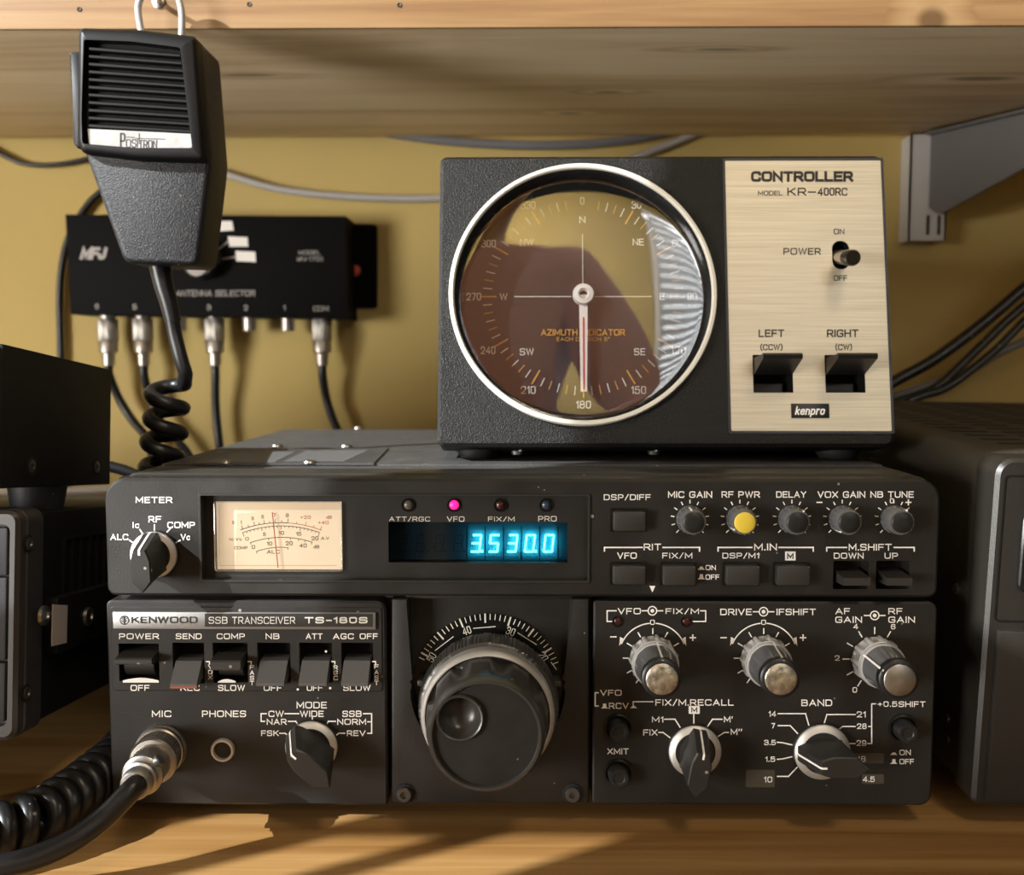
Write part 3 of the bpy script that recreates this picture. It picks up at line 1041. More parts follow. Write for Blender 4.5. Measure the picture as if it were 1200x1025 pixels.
def digit(mb, cx, cy, ch, dot=False, wd=2.2, w_=9.6, h=19.5, sk=.12):
    def q(x, y): return (cx + x - y * sk, cy + y)
    x0, x1, y0, y1 = -w_ / 2, w_ / 2, -h / 2, h / 2
    s = dict(a=((x0, y0), (x1, y0)), b=((x1, y0), (x1, 0)), c=((x1, 0), (x1, y1)), d=((x0, y1), (x1, y1)), e=((x0, 0), (x0, y1)), f=((x0, y0), (x0, 0)), g=((x0, 0), (x1, 0)))
    for g in SEG[ch]:
        (ax, ay), (bx_, by_) = s[g]
        ex, ey = (bx_ - ax) * .10, (by_ - ay) * .10
        if g in 'bcef': ex = 0
        mb.line(FD, [q(ax + ex, ay + ey), q(bx_ - ex, by_ - ey)], wd, 0)
    if dot:
        x, y = q(x1 + 3.2, y1 - .4)
        mb.poly(FD, [(x - 1.3, y - 1.5), (x + 1.3, y - 1.5), (x + 1.3, y + 1.3), (x - 1.3, y + 1.3)], 0)


for (x, ch, dot) in ((558, '3', 1), (579, '5', 0), (600.5, '3', 0), (621, '0', 1), (643, '0', 0)):
    mb = MB(); digit(mb, x, 636.5, ch, dot); mb.build('lit_digit', M['glow'], dsp)
for x in (472, 493.5, 515, 537):
    mb = MB(); digit(mb, x, 636.5, '8', 1, 1.1); mb.build('unlit_digit', M['tubeseg'], dsp)
gr = MB()
for x in (547, 568.5, 590, 611, 632.5, 654):
    gr.line(FD, [(x, 617), (x, 657)], 1.2, -.0004)
gr.build('grid_divider', M['cavity'], dsp)
MB().box(RF, dsp_box[0], dsp_box[2], dsp_box[1], dsp_box[3], -.0060, -.0050).build('display_pane', M['window'], dsp)

# --- small knobs ----------------------------------------------------------------
def sub(x, y, c=0.0, rot=0.0): return RF.sub(*pp(x, y, c), c, rot)


def fluted(nf, amt): return lambda t, k: 1 - amt * (.5 + .5 * math.cos(nf * t)) ** 3


for (x, ang, cap, lab) in ((808.5, 100, 'black', None), (867, 215, 'cap_yellow', 'small knob with a yellow cap'), (927.5, 62, 'black', None), (987, 228, 'black', None), (1047.5, 70, 'black', None)):
    F = sub(x, 608)
    o = MB().lathe(F, [(.0057, 0), (.0057, .0015), (.0054, .0018), (.0051, .0082), (.0047, .0087), (.0041, .0087)], 48, fluted(14, .05)).build('small_knob', M['knob_grey'], tr, label=lab)
    MB().lathe(F, [(.0041, .0080), (.0041, .0092), (.0037, .0095), (.0010, .0095)], 32).build('knob_cap', M[cap], o)
    t = math.radians(ang)
    G = RF.sub(*pp(x, 608), 0, t)
    MB().box(G, .0046, .0053, -.0003, .0003, .0030, .0089).build('pointer_line', M['white'], o)

# push buttons
for (x0, y0, x1, y1) in ((717, 597, 756, 621), (716.5, 660, 756, 683), (774.5, 660, 814, 684), (848, 660, 888.5, 684), (907, 660, 947, 684)):
    a0, b0, a1, b1 = bx(x0, y0, x1, y1)
    o = MB().plate(RF, rrect(a0 - .0007, b0 - .0007, a1 + .0007, b1 + .0007, .0006, 2), [rrect(a0, b0, a1, b1, .0004, 2)], 0, .0004).build('button_frame', M['gloss'], tr)
    MB().box(RF, a0 + .0002, a1 - .0002, b0 + .0002, b1 - .0002, -.001, .0042, .0007).build('push_button', M['key'], o)
# M.SHIFT levers: square block levers in sunk openings
for (x0, x1) in ((976, 1018), (1026, 1066)):
    a0, b0, a1, b1 = bx(x0, 657, x1, 690)
    o = MB().box(RF, a0, a1, b0, b1, -.0110, -.0095).build('switch_well', M['cavity'], tr)
    h = b1 - b0
    prof = [(-.008, b0 + .62 * h), (.0075, b0 + .53 * h), (.0075, b0 + .27 * h), (-.008, b0 + .20 * h)]
    lv = MB()
    lv.loft(RF, [[(a, z, c) for (c, z) in prof] for a in (a0 + .0016, a1 - .0016)])
    lv.build('shift_lever', M['key'], o, angle=20)

# --- pointer knobs -----------------------------------------------------------
def bar_knob(x, y, ang, rpx, s=1.0):
    t = math.radians(ang)
    F = RF.sub(*pp(x, y), 0, t)
    r = rpx * K
    o = MB().lathe(F, [(r * 1.02, 0), (r * 1.02, .0012), (r * .98, .0022), (r * .72, .0032), (r * .70, .0030)], 48).build('pointer_knob', M['knob'], tr)
    rg = MB().lathe(F, [(r, .0005), (r, .0021), (r * .97, .0026), (r * .76, .0034), (r * .74, .0028)], 56)
    rg.build('knob_ring', M['satin'], o)
    mm = .001 * s

    def plan(pts, h): return [(px_ * mm, py_ * mm, h) for px_, py_ in pts] + [(px_ * mm, -py_ * mm, h) for px_, py_ in pts[::-1]]
    L0 = plan([(9.6, 2.6), (7.2, 4.0), (1.0, 6.4), (-6.5, 5.6), (-9.5, 1.4)], .0026)
    L1 = plan([(9.4, 2.6), (7.0, 3.8), (1.0, 5.6), (-7.0, 4.8), (-10.4, .7)], .0050)
    L2 = plan([(5.0, 2.6), (3.2, 3.2), (.2, 4.1), (-8.4, 4.0), (-12.6, .4)], .0165 * s)
    L3 = plan([(4.5, 2.1), (2.8, 2.7), (.0, 3.6), (-8.2, 3.5), (-12.2, .3)], .0171 * s)
    MB().loft(F, [L0, L1, L2, L3], False, True).build('knob_bar', M['knob'], o, angle=25)
    ln = MB()
    wv = .00042
    pts = [(9.6, .0030), (9.45, .0050), (5.05, .01655 * s), (4.5, .0172 * s), (2.6, .01722 * s)]
    for (q0, h0), (q1, h1) in zip(pts, pts[1:]):
        ln.add([F(q0 * mm + .00012, -wv, h0 + .0001), F(q0 * mm + .00012, wv, h0 + .0001), F(q1 * mm + .00012, wv, h1 + .0001), F(q1 * mm + .00012, -wv, h1 + .0001)], [(0, 1, 2, 3)])
    ln.build('pointer_line', M['white'], o)


bar_knob(182, 649, 93, 27.5, .95)

# --- left panel ------------------------------------------------------------------
X0, X1 = pp(127, 800)[0], pp(453, 800)[0]
Z0, Z1 = pp(300, 943)[1], pp(300, 704)[1]
sw = [(141, 754, 186, 797), (204, 753, 239, 800), (251, 753, 290, 799), (303, 753, 340, 799), (352, 753, 389, 799), (401, 753, 437, 799)]
swh = [rr_px(*q, .0003) for q in sw]
lp_ = MB().rplate(RF, X0, Z0, X1, Z1, (.0012, .0012, .0045, .0022), swh, -.0105, 0, .0008)
lp_ = lp_.build('left_panel', M['panel'], tr)
MB().rplate(RF, *bx(132, 711, 448, 809), (.0015,) * 4, [rr_px(q[0] - .5, q[1] - .5, q[2] + .5, q[3] + .5, .0003) for q in sw], 0, .0005, .0004).build('switch_plate', M['panel'], tr)
F5 = Frame((0, -.0005, 0))
pt = MB()
T(pt, F5, [('POWER', 139.5, 186.4, 742, 748.7), ('SEND', 206, 236.3, 742, 748.7), ('COMP', 254, 287, 742, 748.7), ('NB', 311.3, 327.5, 742, 748.7),
           ('ATT', 358.4, 378, 742, 748.7), ('AGC', 390.3, 414.6, 742, 748.7), ('OFF', 421.5, 442.8, 742, 748.7),
           ('OFF', 153, 175.3, 802.3, 809.3), ('REC', 211.5, 234, 802.3, 809.3), ('SLOW', 255.6, 287, 802.3, 809.3), ('OFF', 309, 330.3, 802.3, 809.3),
           ('OFF', 359.5, 378, 802.3, 809.3), ('SLOW', 402.3, 434.2, 802.3, 809.3)], .018)
for (x, word, ys) in ((246.4, 'VOX', (781, 787.3, 793.4)), (295.3, 'FAST', (781.5, 788, 794.2, 800.2)), (393.4, 'RGC', (782, 788, 794.2)), (441.2, 'FAST', (780.8, 787.5, 793.8, 800))):
    for ch, y in zip(word, ys):
        pt.text(F5, ch, x - 2.5, x + 2.5, y - 2.5, y + 2.5, .00012, .018)
    pt.line(F5, [(x - 4.5, 775), (x - 1, 775), (x - 1, 778)], 1.3)
for (x, y) in ((349, 807.5), (387, 806), (382, 763)):
    F = F5.sub(*F5.px(x, y), .00012)
    pt.poly(F, circle(0, 0, .0005, 12), 0, False)
pt.poly(F5, [(144, 799.6)] + [(144 + 42 * i / 10, 797 - 3.0 * math.sin(PI * i / 10)) for i in range(11)] + [(186, 799.6)], .00015)
pt.poly(F5, [(255, 799.6)] + [(256 + 20 * i / 8, 798 - 2.6 * math.sin(PI * i / 8)) for i in range(9)] + [(276, 799.6)], .00015)
T(pt, RF, [('MIC', 178, 200.8, 832.3, 840), ('PHONES', 236.7, 288.4, 832.3, 840), ('MODE', 347.5, 383, 822, 829.8), ('CW', 314.6, 332.5, 832.5, 839.8),
           ('WIDE', 351.5, 379.3, 832.5, 839.8), ('SSB', 401.2, 423.8, 832.5, 839.8), ('NAR', 312.6, 336, 842, 849), ('NORM', 395.2, 429, 842, 849),
           ('FSK', 306, 326.7, 855.6, 862.2), ('REV', 406.5, 428.3, 855.6, 862.2)], .018)
for L_ in ([(312, 836), (306, 836), (306, 845), (310, 845)], [(334, 836), (350, 836)], [(366, 841), (366, 849)], [(426, 836), (435.5, 836), (435.5, 859), (431, 859)],
           [(431, 845.5), (435.5, 845.5)], [(338, 845), (346.5, 845), (350.5, 851)], [(393, 845), (385, 845), (380, 853)], [(328, 859), (334, 859), (337, 861)], [(404, 859), (397, 859), (392, 863)]):
    pt.line(RF, L_, 1.4)
pt.build('lettering', M['white'], lp_)
# badge
bd = MB().box(F5, *[F5.px(132.5, 700)[0], F5.px(440.5, 700)[0], F5.px(300, 736.5)[1], F5.px(300, 716.5)[1]], 0, .0011, .0004)
badge = bd.build('badge', M['silverplate'], tr, label='silver and dark name badge')
FB6 = Frame((0, -.0017, 0))
MB().poly(FB6, [(240, 718.8), (437, 718.8), (437, 734.2), (240, 734.2)], -.00005).build('dark_field', M['darkplate'], badge)
pt = MB()
pt.text(FB6, 'KENWOOD', 154, 231, 722.4, 730, .0001, .025)
em = FB6.sub(*FB6.px(145.7, 726.4), 0)
k6_ = FB6.k(145, 726)
for r in (5.0,):
    pt.line(em, [(r * k6_ * math.cos(2 * PI * i / 24), r * k6_ * math.sin(2 * PI * i / 24)) for i in range(24)], .9 * k6_, .0001, False, True)
pt.line(em, [(0, -5 * k6_), (0, 4 * k6_)], 1.0 * k6_, .0001, False)
for dy in (-2.5, 0, 2.2):
    for sx in (-1, 1):
        pt.line(em, [(0, dy * k6_), (sx * 3.2 * k6_, (dy + 2.2) * k6_)], .8 * k6_, .0001, False)
pt.build('lettering', M['ink'], badge)
pt = MB()
pt.text(FB6, 'SSB', 244.6, 266.6, 722.6, 730.6, .0001, .002)
pt.text(FB6, 'TRANSCEIVER', 272, 346, 722.6, 730.8, .0001, .002)
pt.text(FB6, 'TS-180S', 357, 430.8, 722.8, 730.2, .0001, .030)
pt.build('lettering', M['offwhite'], badge)
# toggle levers
for i, (x0, y0, x1, y1) in enumerate(sw):
    a0, b0, a1, b1 = bx(x0, y0, x1, y1)
    o = MB().box(RF, a0 - .0004, a1 + .0004, b0 - .0004, b1 + .0004, -.0109, -.0095).build('switch_well', M['cavity'], tr)
    h = b1 - b0
    if i in (0, 2):                       # thrown up: a flat tongue
        zc = b0 + (.66 if i == 0 else .60) * h
        th = .0026 if i == 0 else .0040
        prof = [(-.008, zc + .0026), (.0058, zc + .0010), (.0064, zc + .0004), (.0064, zc - th + .0014), (.0056, zc - th + .0008), (-.008, zc - .0030)]
    else:                                 # thrown down: a paddle leaning out
        prof = [(-.008, b0 + .58 * h), (-.0005, b0 + .54 * h), (.0064, b0 + .10 * h), (.0064, b0 + .035 * h), (.0054, b0 + .005 * h), (-.008, b0 + .18 * h)]
    lv = MB()
    wi = .0005 if i != 0 else .0000
    lv.loft(RF, [[(a, z, c) for (c, z) in prof] for a in (a0 + .0007, a1 - .0007 - wi)])
    lv.build('toggle_lever', M['lever' if i not in (0, 2) else 'key'], o, angle=20)
    if i == 1:
        MB().box(RF, a0 + .0007, a1 - .0012, b0 - .005 * h, b0 + .05 * h, .0054, .0066).build('lever_edge', M['lever_red'], o, label='red lower edge of the lever')
    if i in (0, 2):
        hb = MB().lathe(Frame(RF(a0 + .002, b0 + .42 * h, -.0045), (0, 1, 0), (0, 0, 1), (1, 0, 0)), [(.0052, 0), (.0052, a1 - a0 - .004)], 24)
        hb.build('lever_hub', M['black'], o)

# mode knob, sockets
bar_knob(366, 873, 138, 31, 1.12)
mj = sub(190, 877)
o = MB().lathe(mj, [(.0102, 0), (.0102, .0010), (.0098, .0016), (.0080, .0016), (.0078, .0006)], 40).build('microphone_socket', M['nickel'], tr)
F = sub(261.5, 878)
o = MB().lathe(F, [(.0049, 0), (.0049, .0008), (.0045, .0016), (.0037, .0016), (.0034, -.0012), (.0030, -.0080)], 36, cap=False).build('headphone_socket', M['satin'], tr)
MB().lathe(F, [(.0036, .0002), (.0034, -.0005), (.0004, -.0006)], 24).build('socket_bore', M['cavity'], o)

# --- tuning panel ------------------------------------------------------------------
def pxs(l, c=0.0): return [pp(x, y, c) for x, y in l]


cx, cy, rr = 571.5, 806, 91
arc = []
for i in range(37):
    t = math.radians(8 - (180 + 16) * i / 36)
    arc.append((cx + rr * math.cos(t), cy - rr * math.sin(t)))
out = pxs([(459, 702), (478, 702), (481, 797), (483, 798)] + arc[::-1][1:-1] + [(660, 798), (662, 797), (670, 702), (690, 702), (690, 941), (459, 941)])
MB().prism(RF, out[::-1], -.0105, 0, .0007).build('tuning_panel', M['panel'], tr)
a0, b0, a1, b1 = bx(477, 694, 671, 900)
MB().box(RF, a0, a1, b0, b1, -.0109, -.0092).build('dial_recess', M['panel'], tr)
MB().box(RF, *bx(474, 694, 673, 704)[0::2], *bx(474, 694, 673, 704)[1::2], -.0105, -.0035, .0006).build('recess_lintel', M['panel'], tr)
for (x0, x1) in ((483, 501), (643, 661)):
    MB().box(RF, *[pp(x0, 0)[0], pp(x1, 0)[0], pp(0, 803)[1], pp(0, 796)[1]], -.0100, -.0004, .0006).build('recess_sill', M['trim'], tr)
YD = .0080
FD2 = Frame((0, YD, 0))
dc = FD2.px(571.5, 808)
kd = FD2.k(571, 808)
dial = MB().lathe(FD2.sub(*dc, 0), [(90 * kd, -.001), (90 * kd, 0), (.0005, 0)], 96).build('frequency_dial', M['gloss'], tr)
pt = MB()
for i in range(-24, 26):
    a = 92 - i * 3.92
    big = i % 5 == 0
    if a < 21 or a > 158: continue
    t = math.radians(a)
    r1, r0 = 88.5, (79.5 if big else 82.5)
    pt.line(FD2, [(571.5 + r0 * math.cos(t), 808 - r0 * math.sin(t)), (571.5 + r1 * math.cos(t), 808 - r1 * math.sin(t))], 2.0 if big else 1.0)
for (s_, a) in (('50', 150), ('40', 109.5), ('30', 68.5), ('20', 31)):
    t = math.radians(a)
    rd_ = 76 if s_ in ('50', '20') else 73.5
    x, y = 571.5 + rd_ * math.cos(t), 808 - rd_ * math.sin(t)
    pt.text(FD2, s_, x - 5, x + 5, y - 4.6, y + 4.6, .0001, .0, rot=t - PI / 2)
for (q0, q1) in (((510, 762), (531, 746)), ((555, 736), (580, 734)), ((607, 741.5), (628.5, 755)), ((646, 776), (652, 784))):
    pt.line(FD2, [q0, q1], 1.0)
pt.build('dial_scale', M['offwhite'], dial)
tk = RF.sub(*pp(573, 823), 0)
knurl = lambda t, k: 1 + (.007 if (int(t / (2 * PI) * 240) % 2) else -.007)
tun = MB().lathe(tk, [(.0275, -.004), (.0282, .003), (.0280, .0045), (.0274, .0095), (.0268, .0100), (.0256, .0105), (.0250, .0160)], 240, knurl).build('tuning_knob', M['tune'], tr)
MB().lathe(tk, [(.0260, .0100), (.0262, .0150), (.0258, .0166), (.0248, .0176), (.0243, .0176), (.0242, .0160)], 96, cap=False).build('knob_ring', M['satin'], tun)


def grip(t, k):
    if k > 3: return 1
    return 1 - (.11, .105, .07, .02)[k] * max(0, math.cos(9 * t + .6)) ** .8


MB().lathe(tk, [(.0240, .0168), (.0236, .0186), (.0230, .0270), (.0224, .0320), (.0216, .0352), (.0206, .0366), (.0198, .0366), (.0194, .0352)], 160, grip, cap=False).build('knob_grip', M['tune'], tun)
Ff = tk
fh = (-.0095, .0066)
MB().plate(Ff, circle(0, 0, .0197, 72), [circle(fh[0], fh[1], .0077, 40)], .0330, .0350).build('knob_face', M['panel'], tun)
fh_f = tk.sub(*fh, 0)
MB().lathe(fh_f, [(.0086, .0348), (.0088, .0360), (.0084, .0367), (.0078, .0364), (.0074, .0345), (.0066, .0315), (.0045, .0296), (.0004, .0290)], 44).build('finger_cup', M['tune'], tun)
for x in (474, 671):
    F = sub(x, 929.5)
    o = MB().lathe(F, [(.0042, .0), (.0042, .0004), (.0034, .0006)], 28).build('screw_recess', M['cavity'], tr)
    MB().lathe(F, [(.0031, .0), (.0031, .0016), (.0027, .0021), (.0015, .0021), (.0014, .0009), (.0002, .0008)], 30).build('hex_screw', M['darkscrew'], o)

# --- right panel -----------------------------------------------------------------
X0, X1 = pp(695, 800)[0], pp(1096, 800)[0]
btn = [(724, 851.5), (724, 904.5), (1057, 852.5)]
rp = MB().rplate(RF, X0, pp(900, 943)[1], X1, pp(900, 705)[1], (.0012, .0045, .0035, .0012), [], -.0105, 0, .0008).build('right_panel', M['panel'], tr)
pt = MB()
T(pt, RF, [('VFO', 724, 751, 712.3, 719.6), ('FIX/M', 780, 819, 712.3, 719.6), ('DRIVE', 844, 881, 713, 720.6), ('IFSHIFT', 910, 956, 713, 720.6),
           ('AF', 979, 996, 712.3, 719.5), ('GAIN', 978.8, 1010.2, 722.2, 729.6), ('RF', 1041, 1057.5, 712.3, 719.5), ('GAIN', 1041, 1072.2, 722.2, 729.6),
           ('4', 1000, 1005.7, 730.8, 737), ('6', 1044, 1049.4, 731, 737.2), ('2', 978.2, 984, 767.7, 774), ('0', 999, 1004.4, 805, 811.4),
           ('0', 761.8, 767.3, 726, 732), ('0', 892, 897.6, 726, 732), ('VFO', 703.3, 728.5, 808, 815), ('RCV', 713.5, 736.7, 823.2, 830.4),
           ('FIX/M.RECALL', 768, 859.8, 818.8, 827), ('M1', 764, 777.3, 839.4, 846.2), ('FIX', 753.7, 770.5, 854.4, 861.5), ("M'", 848.3, 858.7, 839, 846.2),
           ("M''", 856.2, 869.6, 853.7, 861), ('XMIT', 711.7, 736.7, 876.6, 883.6), ('BAND', 939, 975.2, 819.4, 827.2), ('+0.5', 1028.5, 1051.5, 821.6, 828),
           ('SHIFT', 1053, 1084.5, 821.6, 828.2), ('14', 900.7, 909.6, 833, 839.6), ('7', 904, 908.2, 847, 853.2), ('3.5', 895.5, 909, 866.7, 872.8),
           ('1.5', 896.8, 908.4, 886.3, 892.4), ('21', 1004, 1014.5, 833.4, 840.4), ('28', 1004.3, 1015.5, 847.5, 854), ('29', 1003.8, 1015.2, 867, 873.8),
           ('ON', 1054, 1067.3, 878.3, 884.6), ('OFF', 1054, 1071, 889, 895.2)], .018)
for (x, y) in ((718.7, 746), (848, 747)):
    pt.line(RF, [(x - 3, y), (x + 3, y)], 1.6)
for (x, y) in ((811.8, 747), (941, 747)):
    pt.line(RF, [(x - 3, y), (x + 3, y)], 1.6); pt.line(RF, [(x, y - 3), (x, y + 3)], 1.6)
for (x, y, d0) in ((764.5, 715.5, 7.5), (894.8, 716.6, 7.5), (1025, 721, 7.5)):
    pt.line(RF, [(x + 5 * math.cos(2 * PI * i / 20), y + 5 * math.sin(2 * PI * i / 20)) for i in range(20)], 1.3, .00012, True, True)
    pt.poly(RF, [(x + 2.3 * math.cos(2 * PI * i / 14), y + 2.3 * math.sin(2 * PI * i / 14)) for i in range(14)])
    pt.line(RF, [(x - 12, y), (x - 5, y)], 1.4); pt.line(RF, [(x + 5, y), (x + 12, y)], 1.4)
for cx_ in (765, 895):
    for s_ in (-1, 1):
        pts = [(cx_ + s_ * 40 * math.sin(math.radians(a)), 770 - 40 * math.cos(math.radians(a))) for a in range(6, 68, 4)]
        pt.line(RF, pts, 1.4)
        ex, ey = cx_ + s_ * 39.5, 757
        pt.poly(RF, [(ex - s_ * 4.8, ey - 9), (ex - s_ * 1.0, ey - 11), (ex - s_ * .2, ey)])
    spokes(pt, RF, cx_, 771, 29, 34.5, [90, 60, 30, 120, 150, 180, 210, 236], 1.4)
spokes(pt, RF, 1025, 772, 30, 37, [90, 60, 120, 150, 180, 210, 238], 1.4)
for L_ in ([(722, 715.5), (711.5, 715.5), (711.5, 728), (717, 728)], [(821, 715.5), (827, 715.5), (827, 728), (811, 728)],
           [(701, 811.5), (697.5, 811.5), (697.5, 827), (701, 827)], [(742, 826), (742, 822), (765, 822)],
           [(779, 842.5), (791, 842.5), (797, 852)], [(772, 858), (777, 858), (785, 864)], [(813, 837), (813, 849)], [(846, 842.5), (835, 842.5), (828.5, 852)], [(853.5, 858), (849, 858), (841, 863)],
           [(912, 836), (944, 836), (948.5, 852)], [(912, 850), (926, 850), (934.5, 859)], [(911, 869.5), (917, 870), (928, 872.5)], [(911, 889.5), (917, 889), (928, 886.5)], [(911, 909.5), (924, 909.5), (934, 899)],
           [(1002, 837), (969, 837), (964.5, 852)], [(1002, 851), (987.5, 851), (979.5, 857)], [(1002, 871), (994, 871), (989, 872)],
           [(1026, 824.5), (1021.5, 824.5), (1021.5, 871), (1017, 871)], [(1018, 851), (1021.5, 851)]):
    pt.line(RF, L_, 1.4)
for (x, y, hi) in ((708.5, 829.8, 1), (742.5, 829.6, 0), (1047.5, 884.3, 0), (1047.5, 894.8, 1)):
    h = 5.6 if hi else 2.8
    pt.poly(RF, [(x - 4.5, y), (x - 2.2, y - 1.5), (x - 1.8, y - h), (x + 1.8, y - h), (x + 2.2, y - 1.5), (x + 4.5, y)])
pt.poly(RF, rrect(807, 827, 820, 836.2, 1.0, 2))
pt.build('lettering', M['white'], rp)
MB().text(RF, 'M', 810, 817.2, 828.6, 834.6, .0002, .03).build('lettering', M['ink'], rp, label='dark letter on a white field')
for (q, t, bb) in (((873.8, 901.8, 908, 922), '10', (895.3, 905, 909.8, 916.6)), ((1001, 882.5, 1035.8, 894), '18', (1005, 1014.5, 885.8, 892.4)), ((1010, 907, 1035.8, 918), '4.5', (1011.2, 1025, 909.7, 916))):
    a0, b0, a1, b1 = bx(*q)
    o = MB().prism(RF, rrect(a0, b0, a1, b1, .0006, 3), 0, .00015).build('label_tape', M['brown_tape'], tr)
    MB().text(RF, t, *bb, .00027, .014).build('lettering', M['white'], o)
for (x, y) in ((724, 728), (804.5, 728)):
    F = sub(x, y)
    o = MB().lathe(F, [(.0023, 0), (.0023, .0004), (.0018, .0005), (.0017, .0001)], 24, cap=False).build('lamp_bezel', M['gloss'], tr)
    MB().lathe(F, [(.0017, .0), (.0012, .0004), (.0003, .0006)], 20).build('lamp', M['led_off'], o)
for (x, y) in btn:
    F = sub(x, y)
    o = MB().lathe(F, [(.0057, 0), (.0057, .0010), (.0050, .0012), (.0045, .0004)], 36, cap=False).build('button_ring', M['gloss'], tr)
    MB().lathe(F, [(.0042, 0), (.0042, .0058), (.0036, .0066), (.0024, .0066), (.0020, .0062), (.0003, .0062)], 32).build('push_button', M['black'], o)


def twin_knob(x, y, ang, capm):
    F = RF.sub(*pp(x, y), 0, 0)
    scal = lambda t, k: 1 - (.17 * (.5 + .5 * math.cos(11 * t)) ** 1.2 if 0 < k < 3 else 0)
    o = MB().lathe(F, [(.0092, .0003), (.0100, .0010), (.0098, .0062), (.0092, .0078), (.0078, .0084)], 132, scal).build('twin_knob', M['knob_clear'], tr)
    MB().lathe(F, [(.0090, .0082), (.0092, .0098), (.0088, .0106), (.0076, .0108)], 60).build('skirt_ring', M['knob_clear'], o)
    fl = lambda t, k: 1 - (.07 * (.5 + .5 * math.cos(8 * t)) ** 2 if k == 1 else 0)
    MB().lathe(F, [(.0086, .0104), (.0084, .0122), (.0074, .0230), (.0074, .0256), (.0066, .0264), (.0060, .0264)], 80, fl).build('inner_knob', M['knob_grey'], o)
    MB().lathe(F, [(.0075, .0228), (.00752, .0259), (.0066, .0266), (.0059, .0266)], 60, cap=False).build('knob_collar', M['black'], o)
    MB().lathe(F, [(.0060, .0258), (.0060, .0270), (.0056, .0273), (.0003, .0273)], 48).build('knob_cap', M[capm], o)
    G = RF.sub(*pp(x, y), 0, math.radians(ang))
    ln = MB()
    for (r0, h0), (r1, h1) in zip([(.0093, .0100), (.0086, .0122), (.0076, .0230)], [(.0086, .0122), (.0076, .0230), (.0070, .0268)]):
        ln.add([G(r0 + .0001, -.0004, h0), G(r0 + .0001, .0004, h0), G(r1 + .0001, .0004, h1), G(r1 + .0001, -.0004, h1)], [(0, 1, 2, 3)])
    ln.build('pointer_line', M['white'], o)


twin_knob(765, 771, 88, 'cap_gold')
twin_knob(895, 771, 82, 'cap_gold')
twin_knob(1025, 772, 150, 'nickel')
bar_knob(813.5, 878, 80, 31, 1.0)
bar_knob(962, 879, 180, 33, 1.06)

# ------------------------------------------------------------------ rotator control box
TILT = math.radians(10.8)
ob = P(512, 523, .060)
CF = tilted(ob, TILT)
W_ = CF.px(1048, 523)[0]
H_ = CF.px(780, 182)[1]
rc = thing('rotator_controller', 'black control box with round compass dial and champagne switch panel on the radio', 'control box', (ob.x + W_ / 2, .13, zt3))
dcx, dcy = CF.px(682.5, 344.5)
kd = CF.k(682, 344)
RR = 156.3 * kd
body = MB()
s0, s1 = CF(0, 0, -.020), CF(0, H_, -.020)
yb = .205
# side outline in world y, z, swept in x
prof = [(s0.y, s0.z), (s1.y, s1.z), (yb, s1.z - .002), (yb, s0.z)]
vs = [Vector((ob.x + dx, y, z)) for dx in (0.0005, W_ - .0005) for y, z in prof]
body.add(vs, [(0, 1, 2, 3), (4, 5, 6, 7), (0, 1, 5, 4), (1, 2, 6, 5), (2, 3, 7, 6), (3, 0, 4, 7)])
box_o = body.build('case', M['rotor'], rc)
pa, pb = CF.px(848.5, 506)[0], CF.px(1041.5, 505)[0]
b0, b1 = CF.px(950, 505)[1], CF.px(940, 188.5)[1]
pa = (CF.px(849, 190)[0] + CF.px(857, 505)[0]) / 2
pb = (CF.px(1035, 188)[0] + CF.px(1041, 503)[0]) / 2
sl = CF.px(985, 299)
slot = rrect(sl[0] - .0040, sl[1] - .0068, sl[0] + .0040, sl[1] + .0068, .0038, 6)
k0 = CF.k(900, 440)
lev = []
for cx in (905.5, 990):
    q = CF.px(cx, 438)
    lev.append((q[0] - 23.3 * k0, q[1] - 22.5 * k0, q[0] + 23.3 * k0, q[1] + 22.5 * k0))
lev_h = [rrect(*q, .0003, 2) for q in lev]
fp = MB().plate(CF, rrect(0, 0, W_, H_, .0035, 5), [circle(dcx, dcy, RR * .955, 96), slot] + lev_h, -.0205, 0, .0016,
                rrect(.0016, .0016, W_ - .0016, H_ - .0016, .0022, 5))
fp.build('front_frame', M['rotor'], rc, angle=15)
rim = MB().plate(CF, rrect(pa - .0012, b0 - .0012, pb + .0012, b1 + .0012, .0008, 2), [rrect(pa, b0, pb, b1, .0005, 2)], 0, .0006)
rim.build('panel_rim', M['rotorblack'], rc)
sp = MB().plate(CF, rrect(pa, b0, pb, b1, .0005, 2), [slot] + lev_h, -.0004, .0004)
spo = sp.build('switch_panel', M['champagne'], rc)
pt = MB()
FP = Frame(CF(0, 0, .0004), CF.u, CF.v, CF.n)
pt.text(FP, 'CONTROLLER', 880, 1000, 200.5, 213, .0001, .05)
T(pt, FP, [('MODEL', 888.3, 917, 223.5, 229), ('KR', 922.7, 945, 220, 229.3), ('400RC', 958, 993, 220, 229.3),
           ('ON', 977, 989.5, 268, 274.5), ('OFF', 977, 993, 322.5, 329), ('POWER', 918, 962, 290.5, 298.5),
           ], .018)
pt.line(FP, [(947.5, 225), (955.5, 225)], 1.6)
pt.build('lettering', M['ink'], spo)
pt = MB()
T(pt, FP, [('LEFT', 889, 919, 386, 395), ('RIGHT', 969, 1006, 386, 395), ('(CCW)', 891, 917, 402.5, 411), ('(CW)', 979, 998.5, 402.5, 411)], .022)
pt.build('lettering', M['ink'], spo)
a0, b0_ = CF.px(927, 490); a1, b1_ = CF.px(971, 473)
bdg = MB().box(CF, a0, a1, b0_, b1_, .0003, .0009, .0002).build('badge', M['rotorblack'], rc)
